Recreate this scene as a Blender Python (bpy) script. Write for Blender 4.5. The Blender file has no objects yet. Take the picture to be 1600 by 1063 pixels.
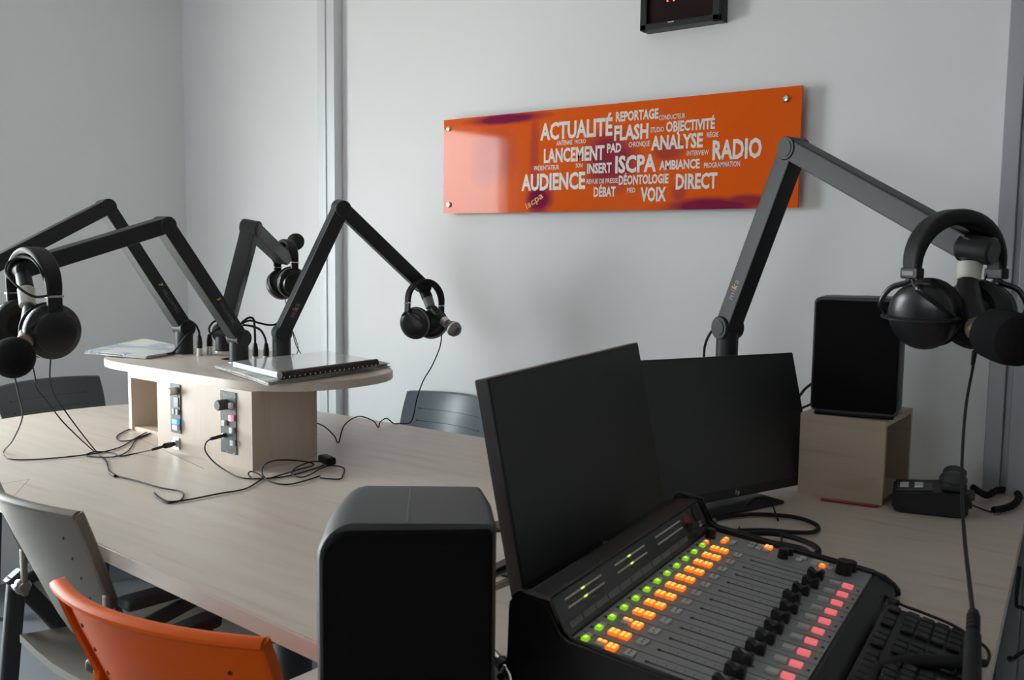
import bpy, bmesh, math, random
from mathutils import Vector as V, Matrix as M

random.seed(4)
SC = bpy.context.scene
COL = SC.collection

# ------------------------------------------------------------------ camera
FPX, PITCH, ROLL, YAW = 1500.0, math.radians(5.5), math.radians(0.68), math.radians(38.2)
EYE = V((0, 0, 1.2812))
FWD = V((-math.sin(YAW) * math.cos(PITCH), math.cos(YAW) * math.cos(PITCH), -math.sin(PITCH)))
_r0 = V((math.cos(YAW), math.sin(YAW), 0)); _u0 = _r0.cross(FWD)
RGT = math.cos(ROLL) * _r0 + math.sin(ROLL) * _u0
UPV = math.cos(ROLL) * _u0 - math.sin(ROLL) * _r0
cam_d = bpy.data.cameras.new('camera'); cam = bpy.data.objects.new('camera', cam_d); COL.objects.link(cam)
cam_d.sensor_width = 36; cam_d.lens = FPX / 1600 * 36; cam_d.clip_start = .05
cam_d.dof.use_dof = True; cam_d.dof.focus_distance = 2.6; cam_d.dof.aperture_fstop = 11
mw = M.Identity(4)
for i in range(3):
    mw[i][0], mw[i][1], mw[i][2], mw[i][3] = RGT[i], UPV[i], -FWD[i], EYE[i]
cam.matrix_world = mw
SC.camera = cam

# ------------------------------------------------------------------ world, daylight, exposure
w = bpy.data.worlds.new('overcast_sky'); SC.world = w; w.use_nodes = True
nt = w.node_tree; nt.nodes.clear()
out = nt.nodes.new('ShaderNodeOutputWorld'); bg = nt.nodes.new('ShaderNodeBackground')
tc = nt.nodes.new('ShaderNodeTexCoord'); sep = nt.nodes.new('ShaderNodeSeparateXYZ'); rmp = nt.nodes.new('ShaderNodeValToRGB')
mp = nt.nodes.new('ShaderNodeMapRange'); mp.inputs[1].default_value = -1; mp.inputs[2].default_value = 1
nt.links.new(tc.outputs['Generated'], sep.inputs[0]); nt.links.new(sep.outputs[2], mp.inputs[0])
nt.links.new(mp.outputs[0], rmp.inputs[0]); nt.links.new(rmp.outputs[0], bg.inputs[0]); nt.links.new(bg.outputs[0], out.inputs[0])
e = rmp.color_ramp.elements
e[0].position = .40; e[0].color = (.46, .45, .43, 1)
e[1].position = .54; e[1].color = (.91, .96, 1.0, 1)
bg.inputs[1].default_value = 9.0
SC.view_settings.view_transform = 'Standard'; SC.view_settings.look = 'None'
SC.view_settings.gamma = 1; SC.view_settings.use_curve_mapping = False
SC.view_settings.exposure = 1.64
SC.cycles.max_bounces = 10; SC.cycles.diffuse_bounces = 6
SC.cycles.sample_clamp_indirect = 8
WIN_Y0, WIN_Y1, WIN_Z0, WIN_Z1, LEFT_X = .02, 1.12, .06, 1.99, -3.66
WIN_M = .725                                   # mullion
FW_X0, FW_X1, FW_Z0, FW_Z1 = -2.7, -.4, .85, 2.25  # added frosted opening in the unseen wall behind the camera, for frontal fill light
def portal(loc, rot, sx_, sy_):
    pl = bpy.data.lights.new('window_portal', 'AREA'); pl.shape = 'RECTANGLE'; pl.size = sx_; pl.size_y = sy_; pl.cycles.is_portal = True
    po = bpy.data.objects.new('window_portal', pl); COL.objects.link(po); po.location = loc; po.rotation_euler = rot
portal((LEFT_X - .16, (WIN_Y0 + WIN_Y1) / 2, (WIN_Z0 + WIN_Z1) / 2), (0, -math.pi / 2, 0), WIN_Z1 - WIN_Z0, WIN_Y1 - WIN_Y0)

# ------------------------------------------------------------------ pixel -> place helpers
def ray(px, py): return FWD + (px - 800) / FPX * RGT - (py - 531.5) / FPX * UPV
def oz(px, py, z): d = ray(px, py); return EYE + d * ((z - EYE.z) / d.z)
def oy(px, py, y): d = ray(px, py); return EYE + d * (y / d.y)
def od(px, py, dep): return EYE + ray(px, py) * dep
DESK = .74; SLAB = .953; WALL = 2.386

# ------------------------------------------------------------------ materials
def mat(name, col, rough=.5, metal=0, spec=.5, emit=None, es=0, noise=0, nscale=40, bump=0, coat=0, stretch=None):
    m = bpy.data.materials.new(name); m.use_nodes = True
    n = m.node_tree.nodes; b = n['Principled BSDF']; L = m.node_tree.links
    b.inputs['Base Color'].default_value = (*col, 1); b.inputs['Roughness'].default_value = rough
    b.inputs['Metallic'].default_value = metal; b.inputs['Specular IOR Level'].default_value = spec
    b.inputs['Coat Weight'].default_value = coat
    if emit: b.inputs['Emission Color'].default_value = (*emit, 1); b.inputs['Emission Strength'].default_value = es
    if noise or bump:
        t = n.new('ShaderNodeTexCoord'); mpn = n.new('ShaderNodeMapping'); nz = n.new('ShaderNodeTexNoise')
        nz.inputs['Scale'].default_value = nscale; nz.inputs['Detail'].default_value = 5
        if stretch: mpn.inputs['Scale'].default_value = stretch
        L.new(t.outputs['Object'], mpn.inputs[0]); L.new(mpn.outputs[0], nz.inputs[0])
        if noise:
            mx = n.new('ShaderNodeMix'); mx.data_type = 'RGBA'
            mx.inputs[6].default_value = (*[c * (1 - noise) for c in col], 1); mx.inputs[7].default_value = (*[min(1, c * (1 + noise)) for c in col], 1)
            L.new(nz.outputs[0], mx.inputs[0]); L.new(mx.outputs[2], b.inputs['Base Color'])
        if bump:
            bp = n.new('ShaderNodeBump'); bp.inputs['Strength'].default_value = bump; bp.inputs['Distance'].default_value = .002
            L.new(nz.outputs[0], bp.inputs['Height']); L.new(bp.outputs[0], b.inputs['Normal'])
    return m

def wood(name, c1, c2, c3, rough=.38, stretch=(1.2, 14, 14)):
    m = bpy.data.materials.new(name); m.use_nodes = True
    n = m.node_tree.nodes; b = n['Principled BSDF']; L = m.node_tree.links
    t = n.new('ShaderNodeTexCoord'); a = n.new('ShaderNodeMapping'); a.inputs['Scale'].default_value = stretch
    nz = n.new('ShaderNodeTexNoise'); nz.inputs['Scale'].default_value = 2.2; nz.inputs['Detail'].default_value = 6; nz.inputs['Distortion'].default_value = .6
    r = n.new('ShaderNodeValToRGB'); r.color_ramp.elements[0].position = .32; r.color_ramp.elements[1].position = .68
    r.color_ramp.elements[0].color = (*c2, 1); r.color_ramp.elements[1].color = (*c1, 1)
    a2 = n.new('ShaderNodeMapping'); a2.inputs['Scale'].default_value = tuple(s * .45 for s in stretch); a2.inputs['Location'].default_value = (3, 1, 2)
    n2 = n.new('ShaderNodeTexNoise'); n2.inputs['Scale'].default_value = 3.1; n2.inputs['Detail'].default_value = 8; n2.inputs['Distortion'].default_value = 1.5
    r2 = n.new('ShaderNodeValToRGB'); r2.color_ramp.elements[0].position = .58; r2.color_ramp.elements[1].position = .74
    r2.color_ramp.elements[0].color = (0, 0, 0, 1); r2.color_ramp.elements[1].color = (.8, .8, .8, 1)
    mx = n.new('ShaderNodeMix'); mx.data_type = 'RGBA'; mx.inputs[7].default_value = (*c3, 1)
    L.new(t.outputs['Object'], a.inputs[0]); L.new(a.outputs[0], nz.inputs[0]); L.new(nz.outputs[0], r.inputs[0])
    L.new(t.outputs['Object'], a2.inputs[0]); L.new(a2.outputs[0], n2.inputs[0]); L.new(n2.outputs[0], r2.inputs[0])
    L.new(r2.outputs[0], mx.inputs[0]); L.new(r.outputs[0], mx.inputs[6]); L.new(mx.outputs[2], b.inputs['Base Color'])
    b.inputs['Roughness'].default_value = rough
    return m

WOODC = ((.60, .505, .425), (.55, .455, .375), (.47, .345, .26))
MT = dict(
    bounce_cut=mat('bounce_cut_wall', (.34, .34, .34), .9),  # unseen walls greyed down to cut bounced light in the room
    wall=mat('white_wall_paint', (.74, .745, .745), .85, noise=.012, nscale=3, bump=.04),
    ceil=mat('ceiling_paint', (.75, .75, .74), .9),
    floor=mat('grey_floor_vinyl', (.085, .092, .10), .6, noise=.12, nscale=9),
    alu=mat('brushed_aluminium', (.62, .64, .65), .45, metal=.15),
    alu_dark=mat('grey_anodised_frame', (.33, .34, .35), .5, metal=.2),
    glassframe=mat('window_frame_white', (.8, .8, .8), .4),
    wood=wood('maple_table_laminate', (.575, .50, .435), (.525, .45, .385), (.46, .35, .27)),
    woodv=wood('maple_upright_laminate', *WOODC, rough=.45, stretch=(10, 10, 1.2)),
    woodr=wood('maple_box_laminate', (.50, .41, .31), (.45, .36, .27), (.40, .30, .21), rough=.5, stretch=(1.2, 10, 12)),
    black=mat('matte_black_metal', (.018, .019, .021), .42),
    armblk=mat('anodised_charcoal', (.018, .0195, .021), .46, spec=.35, noise=.08, nscale=200),
    blackp=mat('black_plastic', (.011, .011, .012), .42, spec=.35),
    pad=mat('black_leatherette', (.008, .008, .0085), .55, spec=.3, noise=.15, nscale=120, bump=.25),
    shell=mat('glossy_black_shell', (.012, .013, .015), .28),
    foam=mat('black_foam', (.012, .012, .013), .95, spec=.1, noise=.3, nscale=400, bump=.8),
    foamg=mat('dark_grey_foam', (.035, .034, .034), .95, spec=.1, noise=.3, nscale=400, bump=.8),
    rubber=mat('black_rubber', (.008, .008, .009), .65, spec=.3),
    chrome=mat('chrome', (.75, .76, .78), .16, metal=1),
    silver=mat('nickel', (.62, .61, .58), .32, metal=.9),
    cream=mat('cream_plastic', (.55, .53, .47), .5),
    brass=mat('brass', (.45, .36, .18), .35, metal=.8),
    mesh=mat('grey_wire_mesh', (.16, .16, .165), .45, metal=.5, noise=.5, nscale=600, bump=.6),
    screen=mat('screen_off', (.030, .031, .032), .42, spec=.5),
    bezel=mat('monitor_bezel', (.010, .010, .011), .45),
    spk=mat('speaker_cabinet', (.040, .043, .046), .55, noise=.08, nscale=200, bump=.15),
    spkseam=mat('cabinet_joint', (.09, .095, .10), .5),
    grille=mat('speaker_grille', (.006, .006, .0065), .85, spec=.08, noise=.3, nscale=900, bump=.3),
    panel=mat('console_faceplate', (.25, .258, .26), .45, noise=.05, nscale=30),
    seam=mat('panel_groove', (.085, .09, .092), .6),
    mark=mat('white_print', (.42, .43, .43), .6),
    ctl=mat('control_panel_anthracite', (.055, .06, .066), .45),
    disp=mat('meter_window', (.03, .034, .036), .22),
    strip=mat('scribble_strip', (.12, .145, .145), .3),
    bar=mat('meter_scale', (.50, .52, .51), .5),
    key_grey=mat('grey_button', (.42, .43, .42), .4),
    key_dim=mat('grey_legend_button', (.50, .51, .48), .45),
    key_white=mat('white_button', (.62, .63, .63), .4),
    key_red=mat('lit_red_button', (.62, .22, .22), .4, emit=(1, .16, .17), es=.19),
    key_pink=mat('lit_pink_button', (.8, .25, .3), .4, emit=(1, .3, .36), es=0.245),
    key_blue=mat('lit_blue_button', (.1, .35, .7), .4, emit=(.15, .5, 1), es=0.175),
    og=mat('lit_orange_key', (.7, .2, .02), .4, emit=(1, .17, .012), es=0.298),
    oc=mat('lit_orange_cell', (.9, .45, .08), .4, emit=(1, .47, .07), es=.50),
    gg=mat('lit_green_key', (.15, .4, .02), .4, emit=(.28, .62, .01), es=0.245),
    gc=mat('lit_green_core', (.4, .8, .05), .4, emit=(.5, .95, .04), es=0.350),
    led=mat('green_meter_led', (.3, .5, .05), .4, emit=(.5, .8, .1), es=0.438),
    rled=mat('red_led', (.8, .05, .04), .4, emit=(1, .06, .04), es=2.625),
    redring=mat('dark_red_print', (.16, .02, .025), .5),
    pencil=mat('red_pencil_lacquer', (.33, .015, .02), .35),
    orange=mat('orange_chair_plastic', (.72, .105, .002), .5, spec=.25, noise=.04, nscale=60, bump=.05),
    greyc=mat('warm_grey_chair_plastic', (.20, .18, .15), .45, noise=.04, nscale=60, bump=.05),
    slate=mat('slate_chair_plastic', (.042, .053, .056), .35, noise=.05, nscale=60, bump=.05),
    slateb=mat('blue_grey_chair_plastic', (.10, .125, .145), .30, noise=.05, nscale=60, bump=.05),
    hole=mat('dark_slit', (.02, .02, .02), .8),
    frame=mat('charcoal_chair_frame', (.04, .043, .046), .5),
    paper=mat('white_paper', (.70, .71, .76), .7),
    cover=mat('clear_plastic_cover', (.50, .50, .51), .12, coat=.5),
    cable=mat('black_cable', (.010, .010, .011), .6, spec=.3),
    green=mat('garden_grass', (.16, .27, .09), .9),
    white=mat('logo_white', (.55, .56, .56), .5), yellow=mat('logo_yellow', (.55, .40, .02), .5), redp=mat('logo_red', (.45, .06, .04), .5),
    greyt=mat('logo_grey', (.20, .20, .20), .5),
    logo_dim=mat('logo_dim', (.17, .17, .17), .5),
    signtext=mat('sign_lettering', (.72, .66, .62), .45),
    signorange=mat('sign_small_lettering', (.75, .35, .03), .45),
)

def newspaper_mat(name, tint):
    m = bpy.data.materials.new(name); m.use_nodes = True
    n = m.node_tree.nodes; b = n['Principled BSDF']; L = m.node_tree.links
    t = n.new('ShaderNodeTexCoord'); br = n.new('ShaderNodeTexBrick'); nz = n.new('ShaderNodeTexNoise')
    br.inputs['Scale'].default_value = 26; br.inputs['Color1'].default_value = (.40, .41, .41, 1); br.inputs['Color2'].default_value = tint
    br.inputs['Mortar'].default_value = (.62, .62, .58, 1); br.inputs['Mortar Size'].default_value = .03; br.offset = .37
    nz.inputs['Scale'].default_value = 8
    mx = n.new('ShaderNodeMix'); mx.data_type = 'RGBA'; mx.inputs[7].default_value = (.60, .60, .56, 1)
    r = n.new('ShaderNodeValToRGB'); r.color_ramp.elements[0].position = .46; r.color_ramp.elements[1].position = .54
    L.new(t.outputs['Object'], br.inputs[0]); L.new(t.outputs['Object'], nz.inputs[0]); L.new(nz.outputs[0], r.inputs[0])
    L.new(r.outputs[0], mx.inputs[0]); L.new(br.outputs[0], mx.inputs[6]); L.new(mx.outputs[2], b.inputs['Base Color'])
    b.inputs['Roughness'].default_value = .75
    return m
MT['news_b'] = newspaper_mat('newsprint_blue_photos', (.10, .22, .42, 1))
MT['news_g'] = newspaper_mat('newsprint_grey', (.30, .31, .30, 1))

def pane_mat():
    m = bpy.data.materials.new('window_glass'); m.use_nodes = True
    n = m.node_tree.nodes; L = m.node_tree.links; n.clear()
    o = n.new('ShaderNodeOutputMaterial'); tr = n.new('ShaderNodeBsdfTransparent'); gl = n.new('ShaderNodeBsdfGlossy'); mx = n.new('ShaderNodeMixShader')
    gl.inputs['Roughness'].default_value = .02; mx.inputs[0].default_value = .06; tr.inputs[0].default_value = (.96, .98, .97, 1)
    L.new(tr.outputs[0], mx.inputs[1]); L.new(gl.outputs[0], mx.inputs[2]); L.new(mx.outputs[0], o.inputs[0])
    return m
MT['glass'] = pane_mat()
def fill_glass_mat(t):
    m = bpy.data.materials.new('added_fill_glass'); m.use_nodes = True
    n = m.node_tree.nodes; L = m.node_tree.links; n.clear()
    o = n.new('ShaderNodeOutputMaterial'); tr = n.new('ShaderNodeBsdfTranslucent'); tr.inputs[0].default_value = (t, t * 1.01, t * 1.03, 1); L.new(tr.outputs[0], o.inputs[0]); return m
MT['frosted'] = fill_glass_mat(.42)  # translucent film of the added window, sets the strength of its fill

# ------------------------------------------------------------------ object helpers
def tag(o, label=None, cat=None, group=None, kind=None):
    if label: o['label'] = label
    if cat: o['category'] = cat
    if group: o['group'] = group
    if kind: o['kind'] = kind
    return o

GROUPS = {'chair': 'chairs around the long table', 'microphone arm': 'charcoal microphone arms', 'microphone': 'microphones on the arms', 'headphones': 'headphones hanging on the arms',
    'monitor': 'monitors on the operator desk', 'speaker': 'black speakers on the desk', 'newspaper': 'newspapers on the console top'}

def root(name, label, cat, loc=(0, 0, 0), rz=0, group=None, mtx=None):
    o = bpy.data.objects.new(name, None); COL.objects.link(o); o.empty_display_size = .05
    if mtx is not None: o.matrix_world = mtx
    else: o.location = loc; o.rotation_euler = (0, 0, rz)
    return tag(o, label, cat, group or GROUPS.get(cat))

class B:
    """collects shapes; build() links them as one mesh object"""
    def __init__(s, org=None, mtx=None):
        s.bm = bmesh.new(); s.org = V(org) if org is not None else V((0, 0, 0)); s.m = mtx or M.Identity(4); s.mi = 0
    def _add(s, verts, faces):
        vs = [s.bm.verts.new(s.m @ V(v) - s.org) for v in verts]
        for f in faces:
            try:
                fc = s.bm.faces.new([vs[i] for i in f]); fc.material_index = s.mi
            except ValueError: pass
        return vs
    def box(s, c, d, rot=None, bev=0, seg=2):
        tb = bmesh.new(); bmesh.ops.create_cube(tb, size=1)
        for v in tb.verts: v.co = V((v.co.x * d[0], v.co.y * d[1], v.co.z * d[2]))
        if bev: bmesh.ops.bevel(tb, geom=tb.edges[:], offset=bev, segments=seg, affect='EDGES', profile=.5)
        R = rot if rot is not None else M.Identity(3)
        tb.verts.index_update()
        s._add([V(c) + R @ v.co for v in tb.verts], [[v.index for v in f.verts] for f in tb.faces]); tb.free(); return s
    def bx(s, x0, x1, y0, y1, z0, z1, bev=0):
        return s.box(((x0 + x1) / 2, (y0 + y1) / 2, (z0 + z1) / 2), (x1 - x0, y1 - y0, z1 - z0), bev=bev)
    def lathe(s, prof, p=(0, 0, 0), axis=(0, 0, 1), seg=28, sx=1, ref=None):
        """prof: list of (radius, height) along axis from p"""
        a = V(axis).normalized()
        if ref is None: ref = V((1, 0, 0)) if abs(a.x) < .9 else V((0, 1, 0))
        x = (V(ref) - a * V(ref).dot(a)).normalized(); y = a.cross(x)
        vs, fs = [], []
        for r, h in prof:
            for k in range(seg):
                t = 2 * math.pi * k / seg
                vs.append(V(p) + a * h + x * (r * math.cos(t) * sx) + y * (r * math.sin(t)))
        for i in range(len(prof) - 1):
            for k in range(seg):
                k2 = (k + 1) % seg
                fs.append((i * seg + k, i * seg + k2, (i + 1) * seg + k2, (i + 1) * seg + k))
        if prof[0][0] > 1e-6: fs.append(tuple(reversed(range(seg))))
        if prof[-1][0] > 1e-6: fs.append(tuple((len(prof) - 1) * seg + k for k in range(seg)))
        s._add(vs, fs); return s
    def cyl(s, p0, p1, r0, r1=None, seg=24, bev=0):
        p0, p1 = V(p0), V(p1); r1 = r0 if r1 is None else r1; L = (p1 - p0).length
        if bev: pr = [(r0 - bev, 0), (r0, bev), (r1, L - bev), (r1 - bev, L)]
        else: pr = [(r0, 0), (r1, L)]
        return s.lathe(pr, p0, p1 - p0, seg)
    def ball(s, c, r, axis=(0, 0, 1), stretch=1, seg=28, n=14):
        return s.lathe([(max(1e-5, r * math.sin(math.pi * i / n)), -r * stretch * math.cos(math.pi * i / n)) for i in range(n + 1)], c, axis, seg)
    def tube(s, pts, r, seg=8, smooth=4, ry=None):
        pts = [V(p) for p in pts]
        if smooth and len(pts) > 2: pts = crom(pts, smooth)
        n = len(pts); vs, fs = [], []
        t = (pts[1] - pts[0]).normalized(); ref = V((0, 0, 1)) if abs(t.z) < .9 else V((1, 0, 0))
        nrm = (ref - t * ref.dot(t)).normalized()
        for i, p in enumerate(pts):
            t2 = (pts[min(i + 1, n - 1)] - pts[max(i - 1, 0)])
            if t2.length > 1e-9: t = t2.normalized()
            nrm = (nrm - t * nrm.dot(t)); nrm = nrm.normalized() if nrm.length > 1e-6 else t.orthogonal().normalized()
            b = t.cross(nrm)
            for k in range(seg):
                a = 2 * math.pi * k / seg; vs.append(p + nrm * (r * math.cos(a)) + b * ((ry or r) * math.sin(a)))
        for i in range(n - 1):
            for k in range(seg):
                k2 = (k + 1) % seg; fs.append((i * seg + k, i * seg + k2, (i + 1) * seg + k2, (i + 1) * seg + k))
        fs.append(tuple(reversed(range(seg)))); fs.append(tuple((n - 1) * seg + k for k in range(seg)))
        s._add(vs, fs); return s
    def prism(s, poly, o, ex, ey, ez, depth):
        """poly (2-D) in plane (ex, ey) at o, extruded depth along ez"""
        o, ex, ey, ez = V(o), V(ex), V(ey), V(ez); n = len(poly)
        vs = [o + ex * a + ey * b for a, b in poly] + [o + ex * a + ey * b + ez * depth for a, b in poly]
        fs = [tuple(reversed(range(n))), tuple(range(n, 2 * n))] + [(i, (i + 1) % n, n + (i + 1) % n, n + i) for i in range(n)]
        s._add(vs, fs); return s
    def loft(s, rings, closed=True, caps=True):
        n = len(rings[0]); vs = [V(p) for r in rings for p in r]; fs = []
        for i in range(len(rings) - 1):
            for k in range(n if closed else n - 1):
                k2 = (k + 1) % n; fs.append((i * n + k, i * n + k2, (i + 1) * n + k2, (i + 1) * n + k))
        if caps: fs += [tuple(reversed(range(n))), tuple((len(rings) - 1) * n + k for k in range(n))]
        s._add(vs, fs); return s
    def text(s, txt, o, ex, ey, w=None, h=None, bold=0.0, align=0, italic=0.0):
        """flat lettering; o = left baseline; w, h = box the glyphs are fitted to"""
        cu = bpy.data.curves.new('t', 'FONT'); cu.body = txt; cu.offset = bold; cu.resolution_u = 2; cu.shear = italic
        ob = bpy.data.objects.new('t', cu); COL.objects.link(ob)
        me = ob.to_mesh(); co = [v.co.copy() for v in me.vertices]; pol = [tuple(p.vertices) for p in me.polygons]
        ob.to_mesh_clear(); bpy.data.objects.remove(ob); bpy.data.curves.remove(cu)
        x0 = min(c.x for c in co); x1 = max(c.x for c in co)
        caph = .729
        sy = h / caph; sx = w / (x1 - x0) if w else sy
        ofs = -(x1 - x0) * sx * align
        ex, ey, o = V(ex), V(ey), V(o)
        s._add([o + ex * ((c.x - x0) * sx + ofs) + ey * (c.y * sy) for c in co], pol); return s
    def build(s, name, mats, parent=None, smooth=35):
        bmesh.ops.recalc_face_normals(s.bm, faces=s.bm.faces[:])
        me = bpy.data.meshes.new(name); s.bm.to_mesh(me); s.bm.free()
        for m in (mats if isinstance(mats, (list, tuple)) else [mats]): me.materials.append(MT[m] if isinstance(m, str) else m)
        if smooth:
            me.shade_smooth(); me.set_sharp_from_angle(angle=math.radians(smooth))
        o = bpy.data.objects.new(name, me); COL.objects.link(o)
        if smooth:
            wm = o.modifiers.new('face_weighted_normals', 'WEIGHTED_NORMAL'); wm.keep_sharp = True
        if parent: o.parent = parent
        elif s.org.length: o.location = s.org
        return o

def crom(p, n):
    o = []
    for i in range(len(p) - 1):
        a, b, c, d = p[max(i - 1, 0)], p[i], p[i + 1], p[min(i + 2, len(p) - 1)]
        for k in range(n):
            t = k / n
            o.append(.5 * ((2 * b) + (c - a) * t + (2 * a - 5 * b + 4 * c - d) * t * t + (3 * b - a - 3 * c + d) * t ** 3))
    o.append(p[-1]); return o

def rotm(x, y, z): return M((x, y, z)).transposed()      # columns x, y, z
def rrect(w, h, r, n=6):
    """rounded rectangle centred on 0; r = (tr, tl, bl, br)"""
    out = []
    for (sx, sy, rr, a0) in ((1, 1, r[0], 0), (-1, 1, r[1], 90), (-1, -1, r[2], 180), (1, -1, r[3], 270)):
        for k in range(n + 1):
            a = math.radians(a0 + 90 * k / n)
            out.append((sx * (w / 2 - rr) + rr * math.cos(a), sy * (h / 2 - rr) + rr * math.sin(a)))
    return out
def struct(o): o['kind'] = 'structure'; return o

# ================================================================== THE ROOM
X0, X1, Y0, CEIL = LEFT_X, 1.3, -2.4, 2.62
struct(B().bx(X0 - .15, X1 + .12, Y0 - .12, WALL + .12, -.1, 0).build('floor', 'floor', smooth=0))
struct(B().bx(X0 - .15, X1 + .12, Y0 - .12, WALL + .12, CEIL, CEIL + .1).build('ceiling', 'ceil', smooth=0))
struct(B().bx(X0 - .15, X1 + .12, WALL, WALL + .12, 0, CEIL).build('wall_back', 'wall', smooth=0))
b = B(); b.bx(X0 - .15, FW_X0, Y0 - .12, Y0, 0, CEIL).bx(FW_X1, X1 + .12, Y0 - .12, Y0, 0, CEIL).bx(FW_X0, FW_X1, Y0 - .12, Y0, 0, FW_Z0).bx(FW_X0, FW_X1, Y0 - .12, Y0, FW_Z1, CEIL)
struct(b.build('wall_front', 'bounce_cut', smooth=0))
b = B()
for (a, c, d, f) in ((FW_X0, FW_X1, FW_Z0, FW_Z0 + .045), (FW_X0, FW_X1, FW_Z1 - .045, FW_Z1)): b.bx(a, c, Y0 - .09, Y0 - .03, d, f)
for k in range(5):
    c = FW_X0 + .03 + (FW_X1 - FW_X0 - .06) * k / 4; b.bx(c - .03, c + .03, Y0 - .09, Y0 - .03, FW_Z0, FW_Z1)
fill_win = struct(b.build('added_fill_window', 'glassframe', smooth=0))  # added window, out of view, fills the sign wall with frontal light
for k in range(4):
    c0 = FW_X0 + .03 + (FW_X1 - FW_X0 - .06) * k / 4; c1 = FW_X0 + .03 + (FW_X1 - FW_X0 - .06) * (k + 1) / 4
    B().bx(c0 + .031, c1 - .031, Y0 - .064, Y0 - .060, FW_Z0 + .046, FW_Z1 - .046).build('pane', 'frosted', fill_win, smooth=0)
struct(B().bx(X1, X1 + .12, Y0, WALL, 0, CEIL).build('wall_right', 'bounce_cut', smooth=0))
b = B(); XW = X0 - .15
b.bx(XW, X0, Y0, WIN_Y0, 0, CEIL).bx(XW, X0, WIN_Y1, WALL, 0, CEIL).bx(XW, X0, WIN_Y0, WIN_Y1, 0, WIN_Z0).bx(XW, X0, WIN_Y0, WIN_Y1, WIN_Z1, CEIL)
struct(b.build('wall_left', 'wall', smooth=0))
wf = B()
for (a, c, d, f) in ((WIN_Y0, WIN_Y0 + .045, WIN_Z0, WIN_Z1), (WIN_Y1 - .03, WIN_Y1, WIN_Z0, WIN_Z1), (WIN_M - .03, WIN_M + .03, WIN_Z0, WIN_Z1), (WIN_Y0, WIN_Y1, WIN_Z0, WIN_Z0 + .05), (WIN_Y0, WIN_Y1, WIN_Z1 - .045, WIN_Z1)):
    wf.bx(X0 - .10, X0 - .04, a, c, d, f)
win = struct(wf.build('window_1', 'glassframe', smooth=0))
B().bx(X0 - .075, X0 - .069, WIN_Y0 + .04, WIN_M - .028, WIN_Z0 + .04, WIN_Z1 - .04).build('pane', 'glass', win, smooth=0)
B().bx(X0 - .075, X0 - .069, WIN_M + .028, WIN_Y1 - .028, WIN_Z0 + .04, WIN_Z1 - .04).build('pane', 'glass', win, smooth=0)
struct(B().bx(X0 - 1.1, X0 - .25, 1.45, 3.4, -.14, -.05).build('lawn', 'green', smooth=0))
B().bx(X0 - .04, X0 - .015, WIN_M - .016, WIN_M + .016, 1.02, 1.14, bev=.004).build('window_handle', 'alu', win)
# aluminium post with a groove on the sign wall, and the grey door frame at the right end of it
p = B(); xa = oy(497, 300, 2.345).x; xb = oy(523, 300, 2.345).x; xm = oy(510, 300, 2.345).x
p.bx(xa, xm - .0035, 2.345, WALL, 0, CEIL, bev=.003).bx(xm - .0035, xm + .0035, 2.351, WALL, 0, CEIL).bx(xm + .0035, xb, 2.345, WALL, 0, CEIL, bev=.003)
struct(p.build('trim_1', 'alu'))
p = B(); x0 = oy(1535, 740, 2.35).x
p.bx(x0, x0 + .036, 2.35, WALL, 0, CEIL, bev=.003).bx(x0 + .036, x0 + .05, 2.362, WALL, 0, CEIL).bx(x0 + .05, x0 + .095, 2.345, WALL, 0, CEIL, bev=.003).bx(x0 + .095, x0 + .16, 2.355, WALL, 0, CEIL, bev=.003)
struct(p.build('trim_2', 'alu_dark'))

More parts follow.
